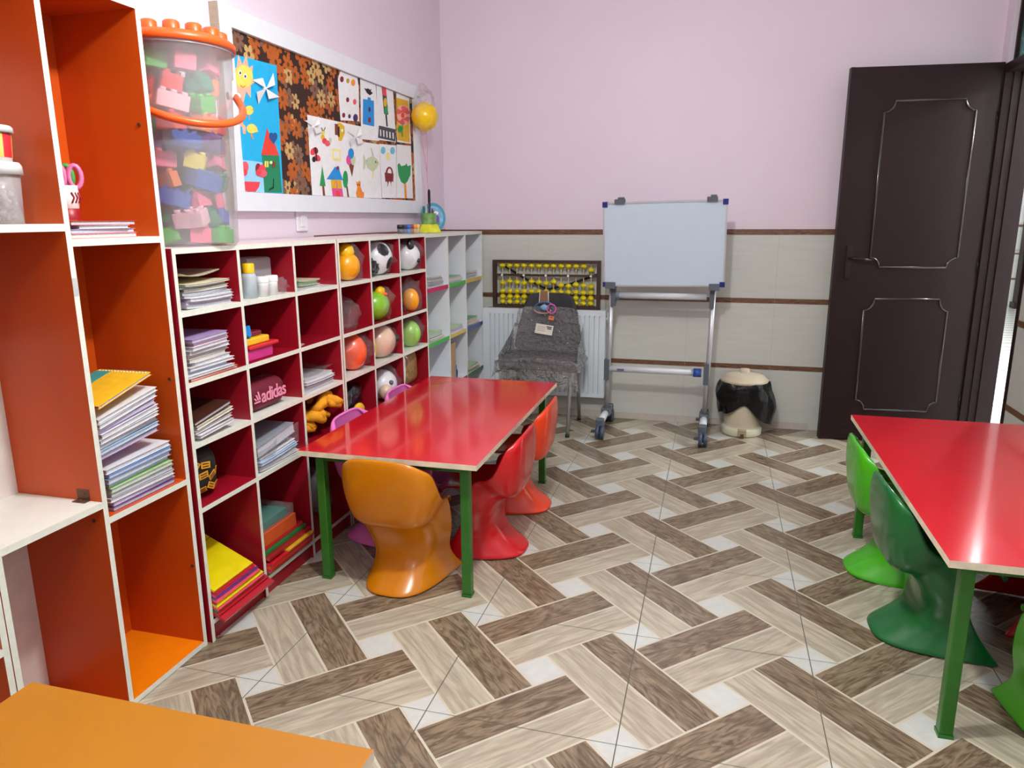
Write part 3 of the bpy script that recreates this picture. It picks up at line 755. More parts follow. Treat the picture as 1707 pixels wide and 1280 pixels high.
motif(t, 'house', [([(830,1094),(908,1100),(926,1242),(846,1242)],'mag'), ([(830,1094),(908,1100),(914,1164),(836,1160)],'gold'), ([(862,996),(880,1004),(892,990),(898,1030),(922,1098),(798,1092)],'blue'),
                   ([(868,1100),(874,1100),(880,1162),(874,1162)],'mag'), ([(866,1180),(892,1182),(904,1242),(876,1242)],'red'), (ell(882,1006,10,14),'maroon')], 1.5)
motif(t, 'tree', [([(946,1140),(956,1140),(970,1240),(958,1240)],'brown'), (ell(941,1092,19,66),'leaf')], 1.5)
motif(t, 'cat', [([(1022,1104),(1034,1118),(1046,1104),(1056,1112),(1056,1150),(1072,1190),(1082,1188),(1084,1214),(1080,1242),(1030,1242),(1022,1200),(1032,1156)],'orange'), (ell(1034,1134,4,6),'black'), (ell(1048,1136,4,6),'black')], 1.5)

# the smaller sheets
t = sheet('white sheet dotted with three rows of coloured berries', [(900,232),(1030,268),(1042,400),(1046,650),(905,642),(892,480),(884,330)], 'white', .2)
for cx, cy, c, r in ((914,330,'maroon',17),(960,342,'dgold',14),(1000,355,'orange',19),(958,486,'maroon',14),(1012,502,'rose',16),(928,604,'maroon',14),(972,612,'violet',12),(1018,624,'violet',22)):
    motif(t, 'berry', [(ell(cx,cy,r*.8,r*1.35),c)], 1)
t = sheet('white sheet with a sleeveless blue jumper and a black crow', [(1052,285),(1170,332),(1198,800),(1062,786)], 'white', .3)
motif(t, 'jumper', [([(1076,480),(1110,486),(1112,466),(1132,470),(1134,490),(1158,494),(1160,690),(1074,670)],'blue'), (ell(1124,560,9,20),'violet'), (ell(1124,640,11,22),'maroon')])
motif(t, 'crow', [([(1084,396),(1104,404),(1112,398),(1128,410),(1140,404),(1134,420),(1150,436),(1128,452),(1106,436)],'black')])
t = sheet('white sheet with a traffic light above a black fence', [(1176,342),(1302,376),(1326,808),(1192,792)], 'white', .5)
motif(t, 'traffic_light', [([(1244,590),(1256,592),(1264,690),(1254,690)],'black'), ([(1218,386),(1250,396),(1268,600),(1236,594)],'grey'), ([(1220,388),(1250,396),(1254,458),(1226,452)],'coral'), (ell(1245,506,13,34),'gold'), (ell(1252,566,13,30),'leaf')])
motif(t, 'fence', [([(1196,682),(1324,712),(1322,804),(1190,776)],'grey')]+[([(1204+i*24,712+i*6),(1212+i*24,714+i*6),(1214+i*24,764+i*5),(1206+i*24,762+i*5)],'white') for i in range(5)])
t = sheet('white sheet with a mustard card carrying a pink paper flower', [(1328,392),(1424,420),(1440,822),(1336,808)], 'white', .1)
motif(t, 'card', [([(1328,470),(1420,494),(1432,812),(1338,792)],'gold')])
motif(t, 'flower', [(ell(1380+26*cos(a),605+58*sin(a),20,40,rot=a),'rose' if i%2 else 'pinkor') for i, a in enumerate([k*pi/4 for k in range(8)])]+[(ell(1378,604,12,20),'coral'), ([(1374,664),(1380,664),(1378,770),(1372,770)],'leaf'), (ell(1358,710,16,26),'leaf')], 2)
t = sheet('white sheet with a pale green pencil drawing of a fish', [(1070,806),(1198,826),(1218,1238),(1082,1236)], 'white', .7)
motif(t, 'fish', [([(1090,960),(1110,930),(1150,912),(1184,940),(1198,970),(1180,1010),(1150,1036),(1112,1010)],'sage'), ([(1076,900),(1088,920),(1098,960),(1088,1010),(1076,1020)],'sage'), ([(1132,850),(1140,852),(1160,914),(1146,914)],'sage'), ([(1146,1034),(1158,1032),(1152,1088),(1144,1086)],'pal'), (ell(1172,960,5,9),'leaf'), (ell(1184,966,3,7),'orange'), (ell(1104,950,4,9),'ltbl')])
t = sheet('white sheet with blue balloons above a dark red bag', [(1200,822),(1328,834),(1330,1236),(1222,1234)], 'white', .4)
motif(t, 'balloon', [(ell(1228,872,18,28),'ltbl')]); motif(t, 'balloon', [(ell(1300,874,18,28),'ltbl')]); motif(t, 'lamp_drawing', [(ell(1266,916,15,30),'pal')])
motif(t, 'bag', [(ell(1276,1046,28,50),'maroon'), (ell(1277,1044,15,34),'white'), ([(1240,1040),(1308,1050),(1304,1140),(1292,1146),(1284,1110),(1272,1108),(1264,1146),(1250,1138)],'maroon'), (ell(1254,1128,8,20),'white'), (ell(1298,1128,8,20),'white')])
t = sheet('white sheet with a green tulip on an orange stem', [(1332,826),(1440,838),(1456,1238),(1332,1234)], 'white', .2)
motif(t, 'tulip', [([(1388,1116),(1402,1118),(1410,1236),(1394,1236)],'orange'), ([(1338,985),(1350,968),(1368,992),(1398,984),(1406,970),(1414,992),(1440,985),(1436,1060),(1412,1112),(1390,1128),(1366,1112),(1346,1060)],'leaf')])

# wall socket
p = on(501, 368, 'x', XL)
t = thing('wall_switch', 'small white light switch on the pink wall under the notice board', 'switch', (XL, p.y, p.z-.05))
b = MB(); b.box(XL, p.y-.05, p.z-.052, XL+.012, p.y+.05, p.z+.052, bevel=.004); b.build('cover_plate', mat('switch_white', (226,222,226), .35), t)
b = MB(); b.box(XL+.0121, p.y-.02, p.z-.03, XL+.017, p.y+.02, p.z+.03, bevel=.002); b.build('rocker', mat('switch_white', (226,222,226), .35), t)
# ================================================================== THINGS ON THE SHELVES
CC = {'white':(228,228,230),'lilac':(178,150,205),'pink':(226,130,180),'grey':(150,155,165),'blue':(88,140,205),'pale blue':(160,195,225),'teal':(40,150,150),'orange':(236,130,60),'yellow':(238,186,40),
      'green':(70,150,80),'pale green':(176,208,150),'red':(205,40,48),'cream':(232,222,190),'black':(30,30,34),'purple':(96,66,130),'magenta':(200,50,130),'brown':(70,38,28),'dark green':(20,120,70),'maroon':(120,24,50)}
def cov(c): return mat('cover_'+c.replace(' ', '_'), CC[c], .38, var=.08, scale=30, coat=.2)
ORDI = ['topmost','second','third','fourth','fifth','sixth','seventh','eighth','ninth','tenth','eleventh','twelfth','thirteenth','fourteenth','fifteenth','sixteenth','seventeenth']
def booklet(name, label, cat, group, c, w, d, t, col, rz=0, rx=0, ry=0, curl=0.0, spiral=False):
    """pages between two covers; c is the centre of the bottom face"""
    b = MB(); e = min(.0012, t*.18)
    def slab(z0, z1, ix, mi, n=7):
        X = []
        for k in range(n+1):
            y = -w/2+w*k/n
            X.append(y)
        for side in (0,):
            top = [[b.bm.verts.new((sx*(d/2-ix), y*(1-2*ix/w), z1+curl*(2*y/w)**2*(1 if y < 0 else .35))) for sx in (-1,1)] for y in X]
            bot = [[b.bm.verts.new((sx*(d/2-ix), y*(1-2*ix/w), z0+curl*(2*y/w)**2*(1 if y < 0 else .35))) for sx in (-1,1)] for y in X]
            for k in range(n):
                for q in ((top[k][0],top[k][1],top[k+1][1],top[k+1][0]),(bot[k][0],bot[k+1][0],bot[k+1][1],bot[k][1]),
                          (top[k][0],top[k+1][0],bot[k+1][0],bot[k][0]),(top[k][1],bot[k][1],bot[k+1][1],top[k+1][1])):
                    f = b.bm.faces.new(q); f.material_index = mi
            for k in (0, n):
                f = b.bm.faces.new((top[k][0],top[k][1],bot[k][1],bot[k][0])); f.material_index = mi
    slab(0, e, 0, 0); slab(e, t-e, .0035, 1); slab(t-e, t, 0, 0)
    if spiral:
        for k in range(16):
            x = -d/2+.012+(d-.024)*k/15
            b.tube([(x, w/2-.004+.010*cos(a), t/2+(t*.75)*sin(a)) for a in [2*pi*i/9 for i in range(9)]], .0014, 5, 2, closed=True)
    M_ = Matrix.Translation(Vector(c)) @ Matrix.Rotation(rz, 4, 'Z') @ Matrix.Rotation(rx, 4, 'X') @ Matrix.Rotation(ry, 4, 'Y')
    b.xf(M_)
    o = b.build(name, [cov(col) if isinstance(col, str) else col, PAGES, STEEL])
    return tag(o, label, cat, group)
def pile(where, specs, x, y, z, group, name='notebook', noun='notebook', cat='notebook', rx0=0.0, drx=0.0, jit=.008, rz=.0, gap=.0004, curl=0.0, slack=0.0):
    """specs bottom to top: (w along y, d along x, thickness, colour)"""
    n = len(specs); rr = random.Random(len(where)*13+n)
    for i, sp in enumerate(specs):
        w, d, t, c = sp[:4]; k = n-1-i
        lab = '%s %s, %s in %s' % (c, noun, 'topmost' if k == 0 else 'lowest' if k == n-1 else ORDI[k]+' from top', where)
        a = rx0+drx*i
        booklet(name, lab, cat, group, (x+rr.uniform(-jit,jit), y+rr.uniform(-jit,jit), z+abs(w/2*sin(a))*.985), w, d, t, c, rz+rr.uniform(-.035,.035), a, 0, curl, len(sp) > 4)
        z += t+gap+slack
    return z
# --- pile of notebooks in the orange bookcase
sp = []
cs = ['purple','lilac','white','grey','pale green','green','pale blue','blue','white','lilac','pale blue','grey','white','white','lilac','white','white']
for i, c in enumerate(cs): sp.append((.268+.01*random.random() if i < 9 else .240+.012*random.random(), .20, .0125+.003*random.random(), c))
z = pile('the pile on the orange bookcase shelf', sp[:9], -1.035, -.640, .6455, 'notebooks piled in the orange bookcase', rx0=.0, drx=.006, jit=.006, slack=.0009)
z2 = pile('the leaning upper notebooks of the orange bookcase', sp[9:], -1.035, -.665, z+.034, 'notebooks piled in the orange bookcase', rx0=.10, drx=.014, jit=.005, slack=.0020)
sn = booklet('spiral_notebook', 'yellow and teal spiral notebook lying slanted on top of the notebook pile', 'notebook', None, (-1.03, -.672, z2+.058), .235, .20, .010, 'yellow', .02, .25, 0, 0, True)
b = MB(); b.box(-.1005, -.112, .0103, -.045, .105, .0112); b.xf(Matrix.Translation((-1.03, -.672, z2+.058)) @ Matrix.Rotation(.02, 4, 'Z') @ Matrix.Rotation(.25, 4, 'X')); tb = b.build('teal_band', cov('teal'), sn)
# --- papers on its upper shelf
pile('the small pile under the scissors pot', [(.25,.2,.014,'orange'),(.25,.19,.012,'lilac'),(.19,.19,.010,'white'),(.25,.2,.012,'red')], -1.03, -.672, 1.4663, 'folders on the upper orange shelf', name='folder', noun='folder', cat='folder', jit=.004)
# --- scissors in a paper pot
p = on(119, 352, 'x', -1.04); zb = 1.5172
px, py = -1.06, -.672
t = thing('scissors_pot', 'white and red pot lying on the folders, holding pink scissors', 'pot', (px, py, zb))
b = MB(); b.lathe([(0,zb+.0005),(.030,zb+.0005),(.036,zb+.10),(.032,zb+.10),(.027,zb+.006),(0,zb+.006)], (px,py,0), mis=[0,0,0,0,0]); 
b.build('cup', mat('pot_white', (220,214,210), .4), t)
b = MB(); b.lathe([(.0306,zb+.001),(.0325,zb+.034),(.0320,zb+.0341),(.0301,zb+.0012)], (px,py,0)); b.build('red_band', mat('pot_red', (150,24,34), .4), t)
b = MB()
for k in range(3): b.tube([(px+.0335, py-.012+k*.012, zb+.05), (px+.0345, py-.004+k*.012, zb+.065), (px+.0350, py-.012+k*.012, zb+.08)], .0025, 6)
b.build('squiggle', mat('pot_red', (150,24,34), .4), t)
def scissors(name, lab, m, px, py, zb, rz):
    t = thing(name, lab, 'scissors', (px, py, zb))
    b = MB()
    for s in (-1, 1):
        b.prism([(0,0),(.009*s,.01),(.011*s,.085),(.002*s,.085)], (px, py, zb), (cos(rz),sin(rz),0), (0,0,1), (.002*-sin(rz)*s, .002*cos(rz)*s, 0))
    b.build('blade', STEEL, t)
    for s in (-1, 1):
        b = MB(); cx = .021*s
        pts = [(px+cos(rz)*(cx+.016*cos(a)), py+sin(rz)*(cx+.016*cos(a)), zb+.118+.032*sin(a)) for a in [2*pi*i/16 for i in range(16)]]
        b.tube(pts, .0075, 8, closed=True)
        b.build('handle', m, t)
    return t
scissors('scissors', 'pink handled scissors standing in the white and red pot', mat('scissor_pink', (222,120,170), .35), px+.011, py+.002, zb+.0075, .8)
scissors('scissors', 'green handled scissors standing behind the pink scissors in the pot', mat('scissor_green', (70,160,80), .35), px-.011, py-.006, zb+.0075, .6)

# --- two lidded tubs
def tub(x, y, z, r, h, body, lid, lab, fill=None, band=None):
    t = thing('plastic_tub', lab, 'tub', (x, y, z))
    b = MB(); b.lathe([(0,z),(r*.9,z),(r*.98,z+h*.82),(r*.95,z+h*.82),(r*.87,z+.004),(0,z+.004)], (x,y,0)); b.build('body', body, t)
    b = MB(); b.lathe([(0,z+h),(r*1.0,z+h),(r*1.08,z+h*.95),(r*1.1,z+h*.80),(r*1.0,z+h*.80),(r*.99,z+h*.822),(0,z+h*.822)], (x,y,0)); b.build('lid', lid, t)
    if band:
        b = MB(); b.lathe([(r*.915,z+h*.12),(r*.985,z+h*.78),(r*.995,z+h*.78),(r*.925,z+h*.12)], (x,y,0), seg=30)
        for i, f in enumerate(b.bm.faces): f.material_index = (i//3) % 2
        b.build('label_band', band, t)
    return t
TUBLID = mat('tub_lid', (205,205,205), .3, alpha=1)
clear = film('clear_tub', (225,220,222), .30, .1, 6, .05, .2)
jx, jy = -1.01, -.945
tub(jx, jy, 1.5083, .066, .156, clear, TUBLID, 'clear lidded tub of beads on the upper orange shelf')
tub(jx, jy, 1.6648, .058, .090, mat('tub_white', (232,228,225), .35), TUBLID, 'small white lidded tub with red and yellow band, stacked on the bead tub', band=[mat('band_red', (205,40,50), .4), mat('band_yellow', (238,200,40), .4)])
rr = random.Random(5); b = MB()
for i in range(260):
    a = rr.random()*2*pi; r = .044*math.sqrt(rr.random()); b.blob((jx+r*cos(a), jy+r*sin(a), 1.519+.075*rr.random()), .0075, 1, rr.randrange(4))
tag(b.build('beads', [mat('bead_%d' % i, c, .3) for i, c in enumerate(((190,120,140),(150,140,150),(120,70,80),(205,190,185)))]), 'small mixed pink and grey beads filling the clear tub', 'beads', kind='stuff')

# --- bucket of toy bricks
bx, by, bz = -1.035, -.168, ZT+.0005
bk = thing('toy_bucket', 'tall clear plastic bucket with orange lid and handle on the crimson cubbyholes', 'bucket', (bx, by, bz))
H = .665
frost = film('frosted_bucket', (232,234,238), .34, .25, 5, .03, .16)
b = MB(); b.lathe([(0,bz),(.150,bz),(.160,bz+.012),(.182,bz+H*.86),(.188,bz+H*.87),(.190,bz+H),(.196,bz+H),(.196,bz+H-.012)], (bx,by,0), seg=48); b.build('body', frost, bk)
LIDO = mat('orange_lid', (232,88,24), .35, var=.03)
b = MB(); b.lathe([(0,bz+H+.034),(.160,bz+H+.034),(.190,bz+H+.028),(.204,bz+H+.016),(.205,bz+H-.004),(.1995,bz+H-.004),(.1992,bz+H+.004),(0,bz+H+.004)], (bx,by,0), seg=48)
lid = b.build('lid', LIDO, bk)
for k in range(14):
    a = 2*pi*k/14
    b = MB(); c = (bx+.155*cos(a), by+.155*sin(a)); b.lathe([(.027,bz+H+.030),(.026,bz+H+.052),(.020,bz+H+.057),(0,bz+H+.057)], (c[0],c[1],0), seg=16); b.build('stud', LIDO, lid)
hp = []
sd = Vector((.52,.854,0)).normalized(); fd = Vector((.854,-.52,0)).normalized(); ctr = Vector((bx,by,bz+H*.80))
for i in range(29):
    a = pi*i/28; w = .206
    hp.append(ctr + sd*(w*cos(a)) + fd*(.216*sin(a)**.9) + Vector((0,0,-.13*sin(a)**.8)))
b = MB(); b.tube(hp, .013, 10); h_ = b.build('handle', mat('orange_handle', (236,92,30), .3, var=.03), bk)
b = MB()
for s in (-1, 1): b.cyl(ctr+sd*s*.178, ctr+sd*s*.222, .013)
b.build('pivot_pins', mat('pin_white', (225,225,225), .4), h_)
bricks = {'blue':(40,90,180),'green':(60,190,60),'pink':(240,110,140),'red':(226,50,50),'yellow':(236,216,70),'orange':(244,130,60),'dark green':(10,130,90),'pale pink':(240,190,200),'purple':(120,80,160)}
def brick_mesh(nx, ny, h=.052, u=.034):
    b = MB(); b.box(-nx*u/2, -ny*u/2, 0, nx*u/2, ny*u/2, h, bevel=.002)
    for i in range(nx):
        for j in range(ny): b.cyl(((i-(nx-1)/2)*u, (j-(ny-1)/2)*u, h), ((i-(nx-1)/2)*u, (j-(ny-1)/2)*u, h+.011), .011, seg=12)
    return b
shapes = [(2,2),(3,2),(2,1),(3,2)]
protos = {}
rr = random.Random(11); names = list(bricks)
for layer in range(10):
    zl = bz+.008+layer*.0638
    rad = .090+.013*layer/9
    off = rr.random()
    for k in range(6):
        a = 2*pi*(k+off)/6
        sh = shapes[rr.randrange(4)]; c = names[(k*2+layer*5+rr.randrange(3)) % len(names)]
        key = (sh, c)
        M_ = Matrix.Rotation(a+pi/2, 4, 'Z')
        pos = (bx+rad*cos(a), by+rad*sin(a), zl)
        lab = '%s toy building brick of %d by %d studs inside the clear bucket' % (c, sh[0], sh[1])
        if key not in protos:
            o = brick_mesh(*sh).build('toy_brick', mat('brick_'+c.replace(' ', '_'), bricks[c], .3, var=.02))
            o['_org'] = (0,0,0); protos[key] = o; o.location = pos
        else:
            o = protos[key].copy(); COL.objects.link(o); o.location = pos
        o.rotation_euler = (rr.uniform(-.32,.32), rr.uniform(-.3,.3), a+pi/2+rr.uniform(-.6,.6))
        tag(o, lab, 'toy brick', 'toy building bricks in the clear bucket')

# --- crimson cubbyholes, first unit
def cx_(front=.0): return XF-.135-front
y0, y1, z = cell(1,1,1)
pile('the first cubbyhole of the top row', [(.255,.21,.012,'white'),(.27,.21,.011,'lilac'),(.24,.21,.012,'white'),(.26,.21,.009,'white'),(.25,.21,.010,'grey'),(.23,.2,.010,'cream'),(.24,.2,.009,'dark green'),(.24,.2,.007,'cream')], cx_(-.02), y0+.165, z+.0004, 'magazines in the first cubbyhole of the top row', name='magazine', noun='magazine', cat='magazine', jit=.013, drx=.004, curl=.004)
tag(booklet('paper_sheet', 'x', 'paper', None, (cx_(), y0+.16, z+.108), .24, .19, .0025, 'cream', .1, .06, 0, .02), 'curled cream sheet on top of the magazines in the top cubbyhole')
y0, y1, z = cell(1,1,2)
def bottle(lab, x, y, z, r, h, cap, body, capr=.7, ch=.2):
    t = thing('glue_bottle', lab, 'bottle', (x, y, z))
    b = MB(); b.lathe([(0,z+.0003),(r,z+.0003),(r,z+h*(1-ch)*.85),(r*capr,z+h*(1-ch)),(0,z+h*(1-ch))], (x,y,0), seg=18); b.build('body', body, t)
    b = MB(); b.lathe([(r*capr*1.05,z+h*(1-ch)+.0004),(r*capr*1.05,z+h*.96),(r*capr*.9,z+h),(0,z+h)], (x,y,0), seg=18); b.build('cap', cap, t)
WB = mat('white_bottle', (228,230,230), .3); TB = film('milky_plastic', (215,228,235), .55, .15, 6, .05, .15)
bottle('milky glue bottle with a yellow cap beside the white pots', XF-.045, y0+.110, z, .030, .135, mat('yellow_cap', (238,190,20), .35), TB, .75, .28)
bottle('squat white pot standing nearest the yellow capped bottle', XF-.028, y0+.172, z, .024, .080, WB, WB, 1.05, .3)
bottle('squat white pot standing nearest the crumpled clear film', XF-.030, y0+.238, z, .024, .080, WB, WB, 1.05, .3)
t = thing('clear_container', 'clear plastic box turned upside down behind the white pots', 'container', (XF-.13, y0+.25, z))
b = MB(); b.box(XF-.19, y0+.165, z+.0005, XF-.085, y0+.335, z+.150, bevel=.012); b.build('body', film('clear_box', (236,236,240), .38, .1, 10, .15, .25), t)
b = MB(); b.box(XF-.17, y0+.180, z+.006, XF-.095, y0+.26, z+.05); tag(b.build('eraser_block', mat('mint_green', (90,190,160), .5)), 'mint green block inside the clear plastic box', 'block')
b = MB(); b.blob((XF-.035, y0+.310, z+.036), .034, 3, 0, .6, 2.4, (.9,.8,.97), 3); tag(b.build('plastic_film', film('clear_wrap')), 'crumpled clear film beside the white pots', 'plastic film')
y0, y1, z = cell(1,1,3)
pile('the third cubbyhole of the top row', [(.24,.2,.008,'white'),(.2,.19,.007,'cream'),(.17,.18,.008,'pale green'),(.16,.18,.007,'green'),(.17,.17,.006,'cream')], cx_(-.02), y0+.13, z+.0004, 'papers in the third cubbyhole of the top row', name='leaflet', noun='leaflet', cat='leaflet', jit=.015, curl=.004)
y0, y1, z = cell(1,2,1)
zz = pile('the first cubbyhole of the second row', [(.27,.2,.010,'orange'),(.26,.2,.009,'white'),(.22,.2,.012,'pale blue'),(.24,.2,.012,'white'),(.205,.2,.014,'white'),(.205,.2,.014,'cream'),(.22,.2,.014,'white'),(.215,.2,.014,'white'),(.2,.2,.013,'white'),(.2,.2,.013,'pink'),(.2,.2,.012,'lilac')], cx_(-.02), y0+.145, z+.0004, 'notebooks in the first cubbyhole of the second row', jit=.012, drx=.003)
y0, y1, z = cell(1,2,2)
zz = z
for i, (w, h, c, dx) in enumerate(((.17,.045,'magenta',0),(.20,.016,'red',.01),(.15,.028,'yellow',.0),(.13,.02,'maroon',-.02))):
    b = MB(); b.box(XF-.155+dx, y0+.03, zz+.0004, XF-.02+dx, y0+.03+w, zz+h, bevel=min(.006, h*.3))
    tag(b.build('pencil_case', mat('case_'+c, CC[c], .4)), '%s flat pencil box, %s of the small stack under the blue bow' % (c, ('lowest','second from the bottom','third from the bottom','topmost')[i]), 'pencil box', 'pencil boxes in the middle cubbyhole'); zz += h+.0004
b = MB()
for s in (-1, 1): b.prism([(0,.006*s),(.03,.036*s),(.036,.0),(.03,-.012*s)], (XF-.03, y0+.022, zz-.005), (0,1,0), (0,0,1), (.012*s, 0, 0))
b.blob((XF-.03, y0+.025, zz+.01), .022, 2, 0, .3, 2, (.6,.9,1.6), 4)
tag(b.build('blue_bow', mat('bright_blue', (30,140,220), .4)), 'crumpled bright blue foam bow leaning on the yellow pencil box', 'bow')
y0, y1, z = cell(1,2,3)
booklet('paper_slip', 'small pale slip of paper lying in the otherwise empty cubbyhole', 'paper', None, (XF-.05, y0+.05, z+.0004), .07, .05, .002, 'cream', .3)
y0, y1, z = cell(1,3,1)
pile('the first cubbyhole of the third row', [(.2,.2,.011,'white'),(.2,.2,.012,'white'),(.2,.2,.012,'cream'),(.2,.2,.012,'brown')], cx_(-.03), y0+.12, z+.012, 'magazines in the first cubbyhole of the third row', name='magazine', noun='magazine', cat='magazine', rx0=.06, drx=.04, jit=.006, slack=.004)
# pencil case with the pink lettering
y0, y1, z = cell(1,3,2)
MAR = mat('maroon_cloth', (110,14,40), .7, bump=.25, bscale=220)
t = thing('pencil_case', 'maroon zipped pencil case with pink lettering and a three-bar mark', 'pencil case', (XF-.08, y0+.16, z))
def pc(a, v):
    L_ = .135; th = 2*pi*v; e = abs(2*a-1)
    k = (1-e**6)**.5*.999+.001
    return Vector((XF-.083+.058*k*math.copysign(abs(cos(th))**.75, cos(th)), y0+.165+L_*(2*a-1), z+.062+.0615*k*math.copysign(abs(sin(th))**.75, sin(th))))
b = MB(); b.grid(pc, 15, 25); b.build('pouch', MAR, t)
b = MB(); b.tube([pc(a, .29) for a in [.06+.88*i/14 for i in range(15)]], .004, 6); b.build('zipper', mat('maroon_zip', (70,10,28), .4), t)
PT = mat('pink_lettering', (236,150,180), .5)
cu = bpy.data.curves.new('pencil_case_lettering', 'FONT'); cu.body = 'adidas'; cu.size = .078; cu.extrude = .0009; cu.offset = .0011; cu.space_character = .92
cu.materials.append(PT)
tmp = bpy.data.objects.new('lettering_curve', cu); COL.objects.link(tmp)
bpy.context.view_layer.update()
me_ = bpy.data.meshes.new_from_object(tmp.evaluated_get(bpy.context.evaluated_depsgraph_get())); bpy.data.objects.remove(tmp)
me_.name = 'lettering'
fo = bpy.data.objects.new('lettering', me_); COL.objects.link(fo)
if not me_.materials: me_.materials.append(PT)
Mx = Matrix(((0,0,1,0),(1,0,0,0),(0,1,0,0),(0,0,0,1)))
fo.parent = t
fo.matrix_local = Matrix.Translation(Vector((XF-.0238, y0+.098, z+.040))-Vector(t['_org'])) @ Mx
b = MB()
for k in range(3):
    a0 = y0+.056+k*.0125; hh = .012+.0115*k
    b.prism([(a0-.004+.0,.0),(a0+.006,.0),(a0+.006-.012,hh),(a0-.004-.012,hh)], (XF-.0245, .006, z+.055), (0,1,0), (0,0,1), (.0012,0,0))
b.box(XF-.0245, y0+.048, z+.045, XF-.0233, y0+.09, z+.051)
b.build('bar_mark', PT, t)
y0, y1, z = cell(1,3,3)
pile('the third cubbyhole of the third row', [(.27,.21,.012,'white'),(.26,.21,.011,'white'),(.25,.21,.011,'pale blue'),(.25,.21,.011,'white'),(.25,.2,.010,'white')], cx_(-.02), y0+.16, z+.0004, 'papers in the third cubbyhole of the third row', name='paper_wad', noun='paper wad', cat='paper', jit=.010, curl=.004, slack=.0008)
b = MB(); b.grid(lambda a, v: Vector((XF-.22+.20*a, y0+.05+.25*v, z+.070+.012*v+.006*sin(9*a+5*v))), 8, 10); mods(tag(b.build('plastic_sleeve', film('clear_wrap')), 'clear plastic sleeve lying on the white paper pile', 'plastic sleeve'), .0015)
# black bag with yellow tags
y0, y1, z = cell(1,4,1)
t = thing('black_bag', 'black cloth bag printed with small yellow labels', 'bag', (XF-.13, y0+.11, z))
def bagf(a, v):
    th = 2*pi*v; k = (max(0, 1-abs(2*a-1)**4))**.5*.985+.015
    n_ = .006*noise.noise(Vector((cos(th)*2, sin(th)*2, a*4)))
    return Vector((XF-.13+(.095*k+n_)*cos(th), y0+.105+(.095*k+n_)*sin(th), z+.001+.195*a))
b = MB(); b.grid(bagf, 14, 29); b.build('bag_body', mat('black_cloth', (20,18,18), .7), t)
for i in range(13):
    th = -1.25+.42*(i % 5)+.1*(i//5); a = .18+.24*(i//5)+.05*(i % 2)
    p = bagf(a, th/(2*pi)); p2 = bagf(a, th/(2*pi)+.01); p3 = bagf(a+.03, th/(2*pi))
    u = (p2-p).normalized(); w_ = (p3-p).normalized(); nn = u.cross(w_).normalized()
    if nn.dot(Vector((cos(th), sin(th), 0))) < 0: nn = -nn
    ro = ((i*37) % 11-5)*.12; u2 = u*cos(ro)+w_*sin(ro); w2 = w_*cos(ro)-u*sin(ro)
    b = MB(); b.obox(p+nn*.001, u2*.019, w2*.012, nn*.001, 0)
    for q in (-1, 1): b.obox(p+nn*.0016+w2*.0048*q, u2*.013, w2*.0022, nn*.001, 1)
    b.build('printed_label', [mat('label_yellow', (214,150,30), .6), mat('label_ink', (90,50,15), .6)], t)
# grey binders
y0, y1, z = cell(1,4,2)
pile('the second cubbyhole of the fourth row', [(.27,.22,.012,'white'),(.27,.22,.013,'white'),(.28,.22,.012,'pale blue'),(.26,.22,.012,'white')], cx_(-.02), y0+.165, z+.004, 'plastic files in the second cubbyhole of the fourth row', name='plastic_file', noun='plastic file', cat='file', jit=.006, drx=.02, curl=.004)
booklet('ring_binder', 'grey ring binder sloping on top of the plastic files', 'binder', None, (cx_(-.02), y0+.165, z+.083), .27, .21, .042, 'grey', -.02, .14)
b = MB(); b.grid(lambda a, v: Vector((XF-.016+.012*sin(7*v)+.004*a, y0+.03+.29*v, z+.028+.02*v+.060*a+.03*v*a)), 6, 14); mods(tag(b.build('plastic_sleeve', film('clear_wrap')), 'crinkled clear sleeve hanging from the grey ring binder', 'plastic sleeve'), .001)
# yellow cloth
y0, y1, z = cell(1,4,3)
b = MB()
rr = random.Random(2)
for i in range(9):
    pts = []
    c0 = Vector((XF-.01-.09*rr.random(), y0+.07+.022*i, z+.030+.008*i*rr.random()))
    for k in range(7):
        pts.append(c0+Vector((.05*(k/6-.5)+.02*sin(k*1.3+i), .17*(k/6-.5)*.8+.02*rr.random(), .035*sin(pi*k/6)+.012*rr.random()+.009*i)))
    b.tube(pts, [.012,.022,.026,.028,.026,.022,.012], 8)
for v in b.bm.verts: v.co.z = min(max(v.co.z, z+.002), z+.2); v.co.x = max(v.co.x, X0+.02); v.co.y = min(max(v.co.y, y0+.004), y1-.004)
yc = tag(b.build('yellow_cloth', mat('golden_cloth', (236,160,16), .8, var=.12, bump=.3, bscale=140)), 'crumpled golden yellow cloth in the cubbyhole beside the red table', 'cloth')
b = MB(); b.blob((XF-.15, y0+.14, z+.178), .034, 3, 0, .7, 2.6, (1.2,1.0,.75), 9); tag(b.build('plastic_bag', film('clear_wrap')), 'crumpled clear plastic bag lying on the golden yellow cloth', 'plastic bag')
